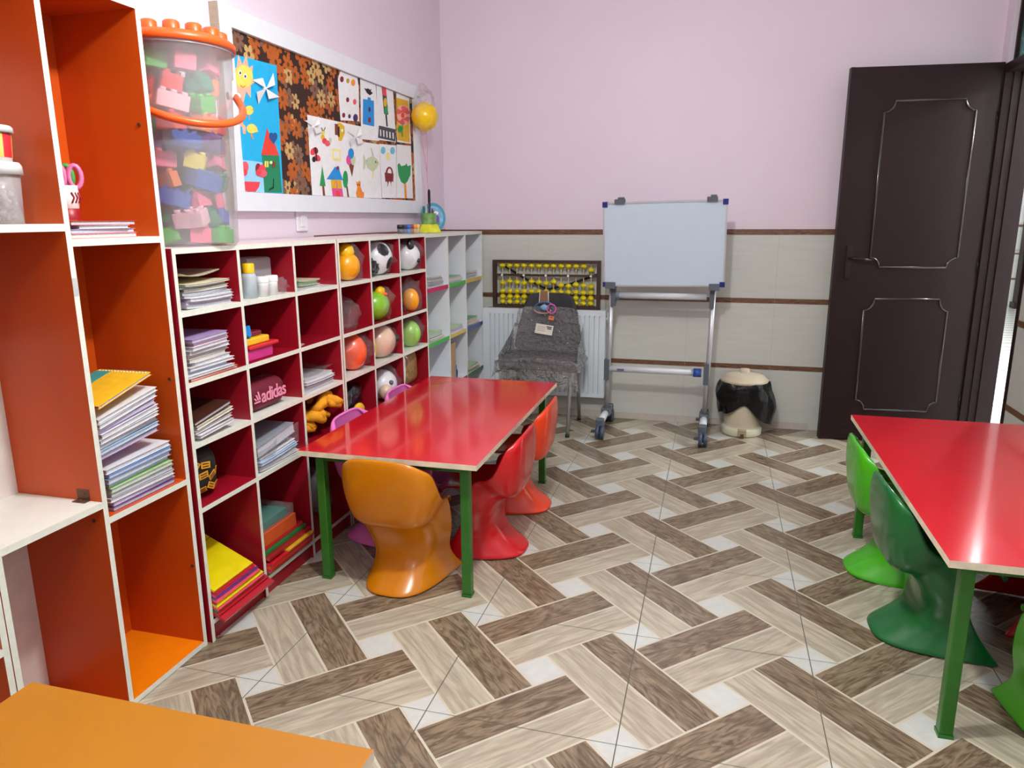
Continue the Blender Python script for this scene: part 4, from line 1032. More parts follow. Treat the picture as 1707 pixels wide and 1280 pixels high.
# leaning folders
y0, y1, z = cell(1,5,1)
fold = ['red','red','green','pink','yellow','red','pink','purple','pink','red','yellow']
ang = radians(25); e1 = Vector((cos(ang),0,-sin(ang))); nn = Vector((sin(ang),0,cos(ang)))
fcol = dict(CC, yellow=(226,206,16), pink=(226,70,100), green=(40,110,50), purple=(80,60,140), red=(176,20,38))
for i, c in enumerate(fold):
    k = len(fold)-1-i
    L_ = .295 if k else .292; th = .0082
    w = .314-.0080*i+.004*math.sin(i*1.9)
    front = Vector((XF+.022, y0+.003, z+.003))+nn*(i*.0090)-e1*(i*.0052-.003*math.sin(i*2.3))
    if i == 0: front = front+e1*.024; w = .316
    cc = front-e1*L_/2+Vector((0,w/2,0))
    b = MB(); b.obox(cc+nn*th/2, e1*L_/2, Vector((0,w/2,0)), nn*th*.5)
    if k == 0:
        pts = [(-.5,.30),(0,.345),(.3,.345),(.5,.30),(.5,.29),(.3,.333),(0,.333),(-.5,.29)]
        b.prism([(p[0]*w, (p[1]-.5)*-L_) for p in [(-.5,.30),(-.2,.338),(.2,.338),(.5,.30),(.5,.292),(.2,.330),(-.2,.330),(-.5,.292)]], cc+nn*(th+.0001), (0,1,0), -e1, nn*.0012, 1)
    pos = 'topmost' if k == 0 else ('lowest, sticking out' if i == 0 else ORDI[k]+' from the top')
    tag(b.build('document_folder', [mat('folder_'+c, fcol[c], .22, coat=.5), mat('folder_flap_line', (150,140,20), .4)]), '%s plastic folder, %s of the slanting pile in the lowest cubbyhole' % (c, pos), 'folder', 'plastic folders slanting in the lowest cubbyhole')
# second lowest cubbyhole
y0, y1, z = cell(1,5,2)
zz = z+.0004
for i, (w, d, t_, c, dx) in enumerate(((.33,.24,.012,'dark green',.02),(.33,.24,.014,'red',.03),(.33,.24,.016,'orange red',.035),(.34,.24,.012,'red',.04),(.20,.20,.010,'yellow',.045),(.33,.24,.014,'maroon red',.03),(.32,.24,.018,'dark green',.01),(.31,.23,.014,'red',.0))):
    b = MB(); yy = y0+.004+(.12 if c == 'yellow' else 0)
    b.box(XF-d-.015+dx, yy, zz, XF-.015+dx, min(yy+w, y1-.003), zz+t_, bevel=.002)
    cl = {'dark green':(20,120,60),'red':(204,28,44),'orange red':(220,60,40),'maroon red':(160,24,36),'yellow':(222,170,40)}[c]
    tag(b.build('document_folder', mat('stacked_folder_'+c.replace(' ','_'), cl, .25, coat=.5)), '%s folder, %s of the pile under the orange box' % (c, 'lowest' if i == 0 else 'topmost' if i == 7 else ORDI[7-i]+' from the top'), 'folder', 'folders piled under the orange box'); zz += t_+.0006
b = MB(); b.box(XF-.235, y0+.004, zz, XF-.015, y0+.265, zz+.060, bevel=.003); tag(b.build('card_box', mat('orange_box', (206,86,36), .5)), 'flat orange card box on the folder pile in the lowest cubbyhole', 'box'); zz += .0606
t = thing('document_case', 'clear plastic document case with teal contents on the orange card box', 'case', (XF-.12, y0+.13, zz))
b = MB(); b.box(XF-.225, y0+.012, zz+.004, XF-.035, y0+.23, zz+.034); b.build('teal_contents', mat('teal_papers', (30,120,105), .5, var=.1), t)
b = MB(); b.box(XF-.235, y0+.004, zz+.0003, XF-.018, y0+.26, zz+.048, bevel=.006); b.build('clear_shell', film('clear_case', (215,225,230), .12, .1, 8, .08, .3), t)
y0, y1, z = cell(1,5,3)
for i, (yy, zc, r) in enumerate(((y0+.09, z+.16, .085),(y0+.24, z+.13, .10))):
    b = MB(); b.blob((XF-.12, yy, zc), r*.85, 3, 0, .4, 2.4, (.9,.62,1.4), 20+i)
    for v in b.bm.verts: v.co.y = min(max(v.co.y, y0+.004), y1-.004); v.co.z = min(max(v.co.z, z+.002), .49); v.co.x = max(v.co.x, X0+.02)
    tag(b.build('plastic_bag', film('silver_wrap', (200,200,205), .16, .1, 18, .8, .4)), ('crumpled silvery plastic bag behind the left green table leg', 'bulging silvery plastic bag behind the amber chair')[i], 'plastic bag')

# --- second unit: bagged balls and toys
def bag(parent, c, r, sc, seed, name='clear_bag', m='clear_wrap', lim=None):
    b = MB(); b.blob(c, r, 3, 0, .42, 2.3, sc, seed)
    if lim:
        for v in b.bm.verts:
            v.co.y = min(max(v.co.y, lim[0]+.003), lim[1]-.003); v.co.z = min(max(v.co.z, lim[2]+.0012), lim[3]); v.co.x = min(v.co.x, XF+.035)
    return b.build(name, film(m), parent)
def lims(r, c):
    y0, y1, z = cell(2, r, c); return (y0, y1, z, (ZT if r == 1 else ZS[r-2])-.021)
def ball(r, c, lab, rad, main, dy=0, dx=0, sc=(1,1,1), cat='ball', bits=(), wrap=True, wsc=(1.0,1.05,1.05), seed=1, patches=None, wr=1.12):
    y0, y1, z = cell(2, r, c); cy = min(max((y0+y1)/2+.035+dy, y0+rad*sc[1]+.004), y1-rad*sc[1]-.004); cx = XF+.014-rad*sc[0]+dx; cz = z+rad*sc[2]+.0012
    t = thing('toy_ball', lab, cat, (cx, cy, z+.0008))
    b = MB(); vs = b.blob((cx, cy, cz), rad, 5 if patches else 4, 0, 0, 1, sc)
    mats = [main]
    if patches:
        mats.append(patches[0])
        for f in b.bm.faces:
            d = (f.calc_center_median()-Vector((cx,cy,cz))).normalized()
            if any(d.dot(Vector(q).normalized()) > patches[2] for q in patches[1]): f.material_index = 1
    b.build('ball_body', mats, t)
    for nm, col, dv, rr_, s3 in bits:
        d = Vector(dv).normalized(); b = MB(); p_ = Vector((cx+d.x*rad*sc[0], cy+d.y*rad*sc[1], cz+d.z*rad*sc[2]))
        b.blob(p_, rr_, 2, 0, 0, 1, s3); b.build(nm, col, t)
    if wrap: bag(t, (cx-.01, cy+.03, cz+.008), rad*wr, wsc, seed, lim=lims(r, c))
    return t
sh = lambda n, c: mat(n, c, .3, var=.05, scale=25, coat=.3)
YB_ = sh('ball_yellow', (242,190,20)); AM_ = sh('ball_amber', (240,160,10)); WH_ = sh('ball_white', (226,228,232)); BK_ = sh('ball_black', (26,28,32)); GR_ = sh('ball_green', (130,190,40)); LG_ = sh('ball_lime', (150,205,80))
OR_ = sh('ball_orange', (250,96,50)); BE_ = sh('ball_beige', (222,190,165)); GY_ = sh('toy_grey', (90,95,100))
ball(1,1,'yellow bagged toy ball with a round head in the top row of cubbyholes', .066, AM_, bits=(('head', YB_, (.0,-.1,1), .046, (1,1,.95)),), seed=2, wsc=(1,1.1,1.5), sc=(1,1,1.08), dy=-.03)
ico = [(0.2,-.3,.9),(.85,-.15,-.2),(.3,.9,.25),(.75,.55,.75),(.1,-.95,-.15),(.5,.45,-.85),(.55,-.6,-.6),(-.4,.4,.9)]
ball(1,2,'big white football with black patches in a clear bag, top row', .094, WH_, patches=(BK_, [(1,-.55,.62),(.9,.05,-.32),(.4,1,.1),(.2,.2,1.0),(.2,-.8,-.6)], .925), dy=.0, seed=3, wr=1.08)
y0, y1, z = cell(2,1,2); b = MB(); b.blob((XF-.045, y0+.085, z+.050), .042, 3, 0, .5, 3, (.9,1.05,1), 31); tag(b.build('folded_bag', [mat('black_film', (20,23,28), .16, coat=.5, bump=.5, bscale=14)]), 'crumpled black plastic wrapper beside the big white football', 'wrapper')
ball(1,3,'white bagged panda-like toy ball with black ears, top row end', .082, WH_, bits=(('ear', BK_, (.5,-.35,.75), .034, (.6,1,1.2)),('eye', BK_, (.9,-.05,-.3), .014, (1,1,1))), dy=.02, seed=4, wsc=(1,1.35,1.1))
t = thing('plastic_bag', 'crumpled clear bag alone in the second row of bagged toys', 'plastic bag', (XF-.1, cell(2,2,1)[0]+.09, ZS[1])); y0, y1, z = cell(2,2,1)
bag(t, (XF-.09, y0+.165, z+.075), .085, (1,.85,1.05), 6, 'film', 'clear_wrap', lims(2,1))
ball(2,2,'green bagged toy ball with a small yellow bird on top', .084, GR_, dy=-.06, bits=(('bird', YB_, (.45,.05,.95), .030, (1,1.1,.9)),('beak', OR_, (.75,.1,.75), .012, (1.6,1,1))), seed=7, wsc=(1,1.2,1.08))
y0, y1, z = cell(2,2,2); b = MB(); b.blob((XF-.11, y1-.042, z+.120), .033, 3, 0, .15, 2, (1,1,.85), 8); b.cyl((XF-.11, y1-.042, z+.001), (XF-.11, y1-.042, z+.09), .026, .028, 14); tag(b.build('yellow_toy', YB_), 'yellow toy figure squeezed beside the green bagged ball', 'toy')
ball(2,3,'small orange bagged toy half hidden by the upright, second row', .052, AM_, dy=-.006, seed=9, wsc=(1,1.6,2.0), sc=(1,.8,1.3), dx=.0)
ball(3,1,'bright orange bagged ball in the third row of cubbyholes', .082, OR_, sc=(1,.85,1.15), seed=10, wsc=(1,1.6,1.1))
ball(3,2,'beige bagged toy ball with a round black nose', .094, BE_, bits=(('nose', BK_, (.75,.62,.1), .026, (1,1,1)),), dy=.0, seed=11, wr=1.08)
y0, y1, z = cell(2,3,2); b = MB(); b.blob((XF-.045, y0+.046, z+.082), .036, 3, 0, .2, 2, (.8,.85,1.75), 12); tag(b.build('yellow_toy', YB_), 'yellow toy standing in front of the beige bagged ball', 'toy')
ball(3,3,'lime green bagged ball at the end of the third row', .070, LG_, dy=-.004, seed=13, wsc=(1,1.7,1.2), sc=(1,.85,1.15))
y0, y1, z = cell(2,4,1)
t = thing('wrapped_toy', 'black toy in glossy crumpled clear film behind the pink chair', 'toy', (XF-.1, y0+.17, z))
b = MB(); b.blob((XF-.105, y0+.165, z+.090), .088, 3, 0, .45, 2.2, (.85,1.35,1.0), 14)
for v in b.bm.verts: v.co.z = min(max(v.co.z, z+.001), z+.21); v.co.y = min(max(v.co.y, y0+.004), y1-.004)
b.build('toy_body', mat('black_film', (20,23,28), .16, coat=.5, bump=.5, bscale=14), t);
b = MB(); b.blob((XF-.005, y0+.120, z+.042), .046, 3, 0, 0, 1, (.4,1.25,.9)); tag(b.build('yellow_disc', YB_), 'yellow rounded toy lying in front of the black wrapped toy', 'toy')
ball(4,2,'white bagged toy ball with a grey eye behind the red table', .084, WH_, bits=(('eye', GY_, (.85,-.45,.25), .014, (1,1,1)),('muzzle', BE_, (.6,-.75,-.35), .042, (1,1,1.1))), dy=.0, seed=16)
y0, y1, z = cell(2,4,3)
t = thing('snack_bag', 'white and brown printed snack bag at the end of the fourth row', 'bag', (XF-.08, y0+.235, z))
b = MB()
def sb_(a, v):
    th = 2*pi*v; k = 1-.8*abs(2*a-1)**5
    return Vector((XF-.085+.045*k*cos(th), y0+.235+.10*math.copysign(abs(sin(th))**.7, sin(th))*(1-.15*a), z+.002+.205*a))
b.grid(sb_, 12, 25)
o = b.build('packet', mat('snack_brown', (150,112,66), .3, var=.45, scale=45, coat=.4), t)
b = MB(); b.grid(lambda a, v: sb_(.1+.75*a, .62+.22*v)+Vector((.0,-.0015,0)), 8, 8); mods(b.build('white_panel', WH_, t), .002)

# --- papers in the white shelf unit
def wcell(r, c): return wy[c]+.010, wy[c+1]-.010, wz[r]+.0012
WL = {0:'first',1:'second',2:'third'}
sets = {(0,0):['white','white','grey','white','cream','black','white'],(0,1):['pale green','white','cream','green'],(0,2):['cream','pale blue','white','pale blue','cream'],(1,0):['pale green','cream','teal','white','pale green'],
        (1,1):['white','lilac','white','pale green'],(1,2):['brown','cream','orange','cream','green'],(2,2):['cream','green','cream','pale green']}
for (r, c), cl in sets.items():
    y0, y1, z = wcell(r, c)
    pile('%s compartment, %s shelf of the white unit' % (WL[c], WL[r]), [(.29-.012*i, .22, .0095, k) for i, k in enumerate(cl)], wxf-.125, (y0+y1)/2-.01, z, 'booklets in the white shelf unit', name='booklet', noun='booklet', cat='booklet', jit=.012, curl=.003, rz=.0)
y0, y1, z = wcell(2, 1)
b = MB(); b.box(wxf-.125, y0+.075, z, wxf-.03, y0+.185, z+.27, bevel=.004); tag(b.build('card_box', mat('tan_card', (170,140,110), .7)), 'tall tan card box standing in the white shelf unit', 'box')
b = MB(); b.lathe([(0,z),(.024,z),(.026,z+.05),(.018,z+.07),(.018,z+.095),(0,z+.097)], (wxf-.06, y0+.225, 0), seg=16); tag(b.build('blue_bottle', mat('navy_plastic', (30,60,140), .3)), 'small navy blue bottle beside the tan card box', 'bottle')

# --- on top of the white unit: paint pots, pen pot, plate, balloon
zt = wzt+.0006
for i, (yy, c) in enumerate(zip([1.80+.050*k for k in range(6)], [(30,32,40),(50,60,110),(40,110,200),(150,60,40),(236,150,40),(236,200,110)])):
    t = thing('paint_pot', '%s lidded small paint pot in the row on the white unit' % ('black','navy','blue','rust','orange','pale yellow')[i], 'paint pot', (-1.075, yy, zt), 'paint pots on the white unit')
    b = MB(); b.lathe([(0,zt),(.021,zt),(.022,zt+.034),(0,zt+.034)], (-1.075,yy,0), seg=16); b.build('jar', mat('pot_body_%d' % i, tuple(int(90+.6*x*.8) for x in c), .3), t)
    b = MB(); b.lathe([(0,zt+.0345),(.0235,zt+.0345),(.0235,zt+.056),(.021,zt+.059),(0,zt+.059)], (-1.075,yy,0), seg=16); b.build('lid', mat('pot_lid_%d' % i, c, .35), t)
px, py = -1.085, 2.30
t = thing('pen_pot', 'yellow and green pen pot with a scalloped base on the white unit', 'pen pot', (px, py, zt))
b = MB(); b.lathe([(0,zt+.002),(.048,zt+.002),(.050,zt+.13),(.045,zt+.13),(.043,zt+.008),(0,zt+.008)], (px,py,0), seg=20); b.build('cup', mat('pot_green', (110,150,80), .4, var=.35, scale=30), t)
b = MB(); b.prism([( (.085 if k%2 else .062)*cos(2*pi*k/12), (.085 if k%2 else .062)*sin(2*pi*k/12)) for k in range(12)], (px,py,zt), (1,0,0), (0,1,0), (0,0,.0019)); 
b.grid(lambda a, v: Vector((px+(.080-.028*a)*(1+.10*cos(6*2*pi*v))*cos(2*pi*v), py+(.080-.028*a)*(1+.10*cos(6*2*pi*v))*sin(2*pi*v), zt+.002+.055*a)), 5, 37)
b.build('scalloped_base', mat('lime_yellow', (214,214,50), .4, var=.15, scale=25), t)
for i, (dx, dy, h, r, c, nm) in enumerate(((.0,.012,.275,.0095,(20,20,24),'thick black marker'),(-.02,-.022,.165,.006,(40,90,60),'dark green pencil'),(.012,-.024,.17,.005,(60,60,110),'navy pencil'),(-.022,.02,.19,.005,(200,190,190),'white pencil'),(.022,-.006,.15,.006,(120,60,50),'brown pencil'))):
    p0 = Vector((px+dx*.6, py+dy*.6, zt+.0085)); p1 = Vector((px+dx*1.3, py+dy*1.3, zt+h))
    b = MB(); b.cyl(p0, p1, r, r, 10); b.cyl(p1, p1+(p1-p0).normalized()*.012, r, r*.5, 10); tag(b.build('pencil', mat('pen_%d' % i, c, .4)), '%s standing in the yellow and green pen pot' % nm, 'pen', 'pens in the pen pot')
t = thing('toy_plate', 'round teal toy plate with a painted scene leaning against the corner wall', 'plate', (-1.15, 2.52, zt))
ax = Vector((.80,-.60,.10)).normalized(); ay = Vector((.60,.80,0)).normalized(); az = ax.cross(ay).normalized()
if az.z < 0: az = -az
pc_ = Vector((-1.13, 2.49, zt+.102))
b = MB(); b.prism([(.100*cos(a), .100*sin(a)) for a in [2*pi*k/36 for k in range(36)]], pc_, ay, az, ax*.010); b.build('disc', mat('teal_plate', (60,150,180), .3), t)
b = MB(); b.prism([(.078*cos(a), .078*sin(a)) for a in [2*pi*k/36 for k in range(36)]], pc_+ax*.0101, ay, az, ax*.002); b.build('inner_disc', mat('plate_blue', (130,180,210), .3, var=.3, scale=30), t)
for i, (u, w, rx_, rz_, c) in enumerate(((-.03,-.01,.018,.035,(200,180,150)),(.0,.0,.016,.045,(50,50,90)),(.03,-.015,.014,.03,(110,90,170)),(.0,-.045,.05,.012,(90,140,90)),(.02,.03,.02,.012,(236,236,236)))):
    b = MB(); b.prism([(u+rx_*cos(a), w+rz_*sin(a)) for a in [2*pi*k/16 for k in range(16)]], pc_+ax*(.0122+.0006*i), ay, az, ax*.0008); b.build('painted_shape', mat('plate_paint_%d' % i, c, .4), t)
# balloon
bc = on(708, 195, 'x', -1.11)
t = thing('balloon', 'yellow balloon with clear foil and pink strings above the pen pot', 'balloon', (bc.x, bc.y, bc.z-.09))
b = MB(); b.lathe([(0,bc.z-.097),(.008,bc.z-.096),(.03,bc.z-.088),(.066,bc.z-.062),(.086,bc.z-.02),(.09,bc.z+.01),(.080,bc.z+.048),(.052,bc.z+.078),(.02,bc.z+.092),(0,bc.z+.094)], (bc.x,bc.y,0), seg=28); b.build('bulb', mat('balloon_yellow', (240,196,10), .25, var=.03, sss=.1), t)
top = Vector((px, py, zt+.14)); kn = bc.lerp(top, .58)
b = MB()
b.tube([bc+Vector((0,.02,-.09)), bc.lerp(kn,.55)+Vector((0,.025,0)), kn], .0018, 5); b.tube([bc+Vector((0,-.07,-.08)), bc.lerp(kn,.5)+Vector((0,-.06,0)), kn], .0018, 5); b.tube([kn, kn.lerp(top,.5)+Vector((0,.005,0)), top], .002, 5)
b.build('string', mat('pink_string', (214,130,150), .6), t)
b = MB(); b.tube([bc+Vector((0,-.09,-.10)), bc+Vector((0,-.10,-.3)), top+Vector((0,-.02,0))], .0012, 5); b.build('clear_stick', film('clear_wrap'), t)
b = MB(); b.blob(bc+Vector((.0,-.005,.045)), .10, 3, 0, .55, 2.6, (.7,.85,1.35), 41); b.build('clear_foil', film('thin_wrap', (235,215,225), .06, .12, 22, .6, .18), t)
b = MB(); b.blob(bc+Vector((.0,-.035,.115)), .035, 3, 0, .7, 3, (.8,1.3,.8), 42); b.build('foil_knot', film('clear_wrap'), t)
# ================================================================== WHITEBOARD ON ITS WHEELED STAND
WBW = mat('whiteboard_surface', (197,215,230), .22, var=.01)
ALU = mat('satin_aluminium', (196,198,202), .38, metal=.55, var=.03)
BLUEC = mat('navy_corner', (28,34,120), .4); CAST = mat('slate_blue_castor', (58,70,92), .45); JNT = mat('grey_joint', (84,92,102), .5)
BAR = mat('pale_grey_tube', (206,210,214), .3, var=.02)
t = thing('whiteboard_stand', 'white board on a wheeled grey stand in front of the tiled wall', 'whiteboard', (.47, 2.62, 0))
# board face: four corners on the plane it hangs in
yb, yt = 2.66, 2.60
q = [on(1006,478,'y',yb), on(1207,477,'y',yb), on(1214,333,'y',yt), on(1005,337,'y',yt)]
zb_ = (q[0].z+q[1].z)/2; zt_ = (q[2].z+q[3].z)/2
BLc, BRc, TRc, TLc = q
ex = ((BRc-BLc)+(TRc-TLc)).normalized(); ez = ((TLc-BLc)+(TRc-BRc)).normalized(); ey = ex.cross(ez).normalized()   # ey points away from the room's camera side
if ey.y < 0: ey = -ey
cw = ((BRc-BLc).length+(TRc-TLc).length)/4; ch = ((TLc-BLc).length+(TRc-BRc).length)/4; cc = (BLc+BRc+TRc+TLc)/4
b = MB(); b.obox(cc+ey*.007, ex*(cw-.008), ey*.006, ez*(ch-.008)); b.build('board', WBW, t)
b = MB(); f_ = .010
for s in (-1, 1):
    b.obox(cc+ez*s*(ch-f_/2)+ey*.007, ex*(cw-.03), ey*.0115, ez*f_*.55); b.obox(cc+ex*s*(cw-f_/2)+ey*.007, ex*f_*.55, ey*.0115, ez*(ch-.03))
b.build('frame', ALU, t)
for sx in (-1, 1):
    for sz in (-1, 1):
        b = MB(); c0 = cc+ex*sx*(cw-.014)+ez*sz*(ch-.014)+ey*.007
        b.obox(c0, ex*.0175, ey*.014, ez*.0175); b.build('corner_cap', BLUEC, t)
pxs = (.075, .805); py_ = 2.745; zpost = 1.03
for i, x in enumerate((.092, .79)):
    b = MB(); b.tube([(x, py_, .13), (x+.012*(1 if i == 0 else 1), py_, .6), (x+.02, py_-.01, zpost+.01)], .017, 14); b.build('post', ALU, t)
    b = MB(); b.obox((x+.02, py_-.05, zpost+.025), (.035,0,0), (0,.06,0), (0,0,.022)); b.obox((x+.022+(.012 if i == 0 else -.012), py_-.018, zpost-.05), (.016,0,0), (0,.026,0), (0,0,.075)); b.build('clamp', JNT, t)
    c1 = cc+ex*((-.72 if i == 0 else .76)*cw)+ez*(ch+.004)+ey*.01
    b = MB(); b.obox(c1, ex*.034, ey*.030, ez*.014); b.obox(c1+ex*.008+ez*.016, ex*.020, ey*.022, ez*.010); b.build('top_clip', JNT, t)
    b = MB(); b.obox((x-.002, py_-.01, .44), (.018,0,0), (0,.026,0), (0,0,.075)); b.build('bracket', JNT, t)
    # foot with castors
    b = MB(); b.tube([(x-.005, 2.49, .112), (x-.003, 2.62, .118), (x, 2.90, .112)], .026, 12); b.build('foot', BAR, t)
    for c_, h_ in (((x-.001, 2.75, .125), (.033,.055,.03)), ((x-.006, 2.475, .112), (.028,.028,.028)), ((x+.001, 2.905, .112), (.028,.024,.028))):
        b = MB(); b.box(c_[0]-h_[0], c_[1]-h_[1], c_[2]-h_[2], c_[0]+h_[0], c_[1]+h_[1], c_[2]+h_[2], bevel=.008); b.build('foot_joint', JNT, t)
    for yy in (2.435, 2.93):
        cs = MB(); cs.cyl((x-.028, yy, .048), (x-.004, yy, .048), .047, seg=22); cs.cyl((x+.004, yy, .048), (x+.028, yy, .048), .047, seg=22); cs.cyl((x-.004, yy, .048), (x+.004, yy, .048), .018)
        cs.cyl((x, yy+.02, .055), (x, yy+.03, .112), .014); cs.obox((x-.045, yy-.008, .058), (.014,0,0), (0,.02,0), (0,0,.006)); cs.build('castor', CAST, t)
b = MB(); b.cyl((.155, py_-.005, zpost-.052), (.765, py_-.005, zpost-.052), .022, seg=18); b.build('upper_tube', BAR, t)
b = MB(); b.cyl((.125, py_-.005, zpost-.052), (.165, py_-.005, zpost-.052), .030, seg=18); b.build('tube_knob', mat('knob_grey', (104,116,130), .5), t)
b = MB(); b.cyl((.105, py_-.005, .445), (.70, py_-.005, .445), .022, seg=18); lt = b.build('lower_tube', BAR, t)
b = MB(); b.box(.165, py_-.0285, .437, .215, py_-.0265, .452); b.build('printed_label', mat('slate_print', (90,100,130), .5), lt)
b = MB(); b.cyl((.70, py_-.005, .445), (.755, py_-.005, .445), .031, seg=18); b.build('blue_knob', mat('deep_blue', (40,80,160), .4), t)

# ================================================================== RADIATOR
RADW = mat('radiator_white', (222,230,236), .3, var=.015)
t = thing('radiator', 'white ribbed panel radiator under the big abacus', 'radiator', (-.435, 2.97, .18))
rx0_, rx1_, rz0, rz1, ry0, ry1 = -.905, .040, .178, .842, 2.915, 3.0
prof = []
n = 24
for i in range(n):
    x0 = rx0_+.03+(rx1_-rx0_-.06)*i/n; w = (rx1_-rx0_-.06)/n
    prof += [(x0, 0), (x0+w*.62, 0), (x0+w*.70, .016), (x0+w*.92, .016)]
prof.append((rx1_-.03, 0))
b = MB()
m_ = len(prof)
for i in range(m_-1):
    (xa, da), (xb, db) = prof[i], prof[i+1]
    b.face([(xa, ry0+da, rz0+.03), (xb, ry0+db, rz0+.03), (xb, ry0+db, rz1-.03), (xa, ry0+da, rz1-.03)])
    for z0_, z1_ in ((rz0, rz0+.03), (rz1-.03, rz1)): pass
b.box(rx0_, ry0+.0005, rz0, rx0_+.0301, ry1-.03, rz1-.012); b.box(rx1_-.0301, ry0+.0005, rz0, rx1_, ry1-.03, rz1-.012)
b.box(rx0_+.03, ry0+.0005, rz0, rx1_-.03, ry1-.03, rz0+.0301); b.box(rx0_+.03, ry0+.0005, rz1-.042, rx1_-.03, ry1-.03, rz1-.012)
b.box(rx0_+.03, ry0+.02, rz0+.03, rx1_-.03, ry1-.03, rz1-.04)
b.build('panel', RADW, t)
b = MB(); b.box(rx0_, ry0, rz1-.0119, rx1_, ry1, rz1)
for i in range(46):
    x = rx0_+.03+(rx1_-rx0_-.06)*i/46; b.box(x, ry0+.025, rz1+.0001, x+.010, ry1-.012, rz1+.0016, 1)
b.build('top_grille', [RADW, mat('grille_slot', (120,126,130), .6)], t)
b = MB(); b.box(rx0_, ry0+.001, rz0, rx0_-.003, ry1, rz1); b.box(rx1_, ry0+.001, rz0, rx1_+.003, ry1, rz1); b.build('side_panel', RADW, t)
b = MB(); b.tube([(rx1_+.003, 2.985, rz1-.07), (rx1_+.022, 2.985, rz1-.07)], .011, 10); b.cyl((rx1_+.022, 2.985, rz1-.10), (rx1_+.022, 2.985, rz1-.015), .016, seg=12); b.tube([(rx1_+.022, 2.985, rz1-.10), (rx1_+.022, 3.0, .3), (rx1_+.022, 3.0, .02)], .008, 8)
b.build('valve_pipe', mat('pipe_white', (214,216,214), .3), t)

# ================================================================== ABACUS
ABW = mat('dark_abacus_wood', (62,38,28), .45, var=.15, scale=30); BEADY = mat('yellow_bead', (214,196,18), .3, var=.04)
ax0, ax1, az0, az1, ay_ = -.832, -.004, .8445, 1.205, 2.965
t = thing('wall_abacus', 'big dark brown abacus with yellow beads standing on the white radiator', 'abacus', ((ax0+ax1)/2, ay_, az0))
b = MB(); fr_ = .026
b.box(ax0, ay_-.02, az0, ax1, ay_+.02, az0+.022); b.box(ax0, ay_-.02, az1-.022, ax1, ay_+.02, az1); b.box(ax0, ay_-.02, az0+.0221, ax0+fr_, ay_+.02, az1-.0221); b.box(ax1-fr_, ay_-.02, az0+.0221, ax1, ay_+.02, az1-.0221)
b.build('frame', ABW, t)
zbar = 1.092
b = MB(); b.box(ax0+fr_+.0002, ay_-.016, zbar-.008, ax1-fr_-.0002, ay_+.016, zbar+.008); bar_ = b.build('reckoning_bar', ABW, t)
rodx = [ax0+fr_+.048+(ax1-ax0-2*fr_-.092)*i/12 for i in range(13)]
rp = None
for i, x in enumerate(rodx):
    if rp is None:
        b = MB(); b.cyl((x, ay_, az0+.022), (x, ay_, az1-.022), .0042, seg=8); rp = b.build('rod', mat('pale_rod', (196,186,150), .4), t); x_first = x
    else:
        o = rp.copy(); COL.objects.link(o); o.parent = t; o.location = (x-x_first, 0, 0)
    if i in (0, 3, 6, 9, 12):
        b = MB(); b.cyl((x, ay_-.0165, zbar), (x, ay_-.019, zbar), .009, seg=12); b.build('white_dot', PAPER, bar_)
bp_ = None; bh = .038
lowpos = [.905+.0, .945, .985, 1.027]
for i, x in enumerate(rodx):
    zs_ = [1.135 if i == 12 else 1.163]
    k = i % 3
    base = az0+.043
    zs_ += [base, base+bh*1.02, base+bh*2.04+.004, base+bh*3.06+(.028 if i < 8 else .010)+.006*((i*5) % 3)]
    for z in zs_:
        if bp_ is None:
            b = MB(); b.lathe([(.0045,-bh/2),(.012,-bh/2),(.024,-.006),(.027,0),(.024,.006),(.012,bh/2),(.0045,bh/2)], (x, ay_, z), seg=14); bp_ = b.build('bead', BEADY, t); f0 = (x, z)
        else:
            o = bp_.copy(); COL.objects.link(o); o.parent = t; o.location = (x-f0[0], 0, z-f0[1])
p0 = Vector((ax0+.08, ay_+.022, az1-.045)); p1 = Vector((ax0+.42, ay_+.028, .985)); p2 = Vector((ax1-.02, ay_+.022, az1-.10))
b = MB(); b.tube([p0, p0.lerp(p1,.5)+Vector((0,0,-.012)), p1, p1.lerp(p2,.5)+Vector((0,0,-.01)), p2], .0085, 8); b.build('hanging_strap', mat('black_strap', (22,20,20), .7), t)

# ================================================================== WRAPPED STACKING CHAIR
FABR = mat('charcoal_fabric', (52,50,54), .85, var=.1, bump=.15, bscale=200); CHR = mat('grey_chair_leg', (150,150,148), .35, metal=.4)
t = thing('stacking_chair', 'charcoal stacking chair wrapped in clear plastic before the radiator', 'chair', (-.36, 2.62, 0))
cxm = -.365
def rrect(w, h, r, n=6):
    out = []
    for (sx, sz, a0) in ((1,1,0),(-1,1,pi/2),(-1,-1,pi),(1,-1,1.5*pi)):
        for k in range(n+1):
            a = a0+pi/2*k/n; out.append((sx*(w-r)+r*cos(a), sz*(h-r)+r*sin(a)))
    return out
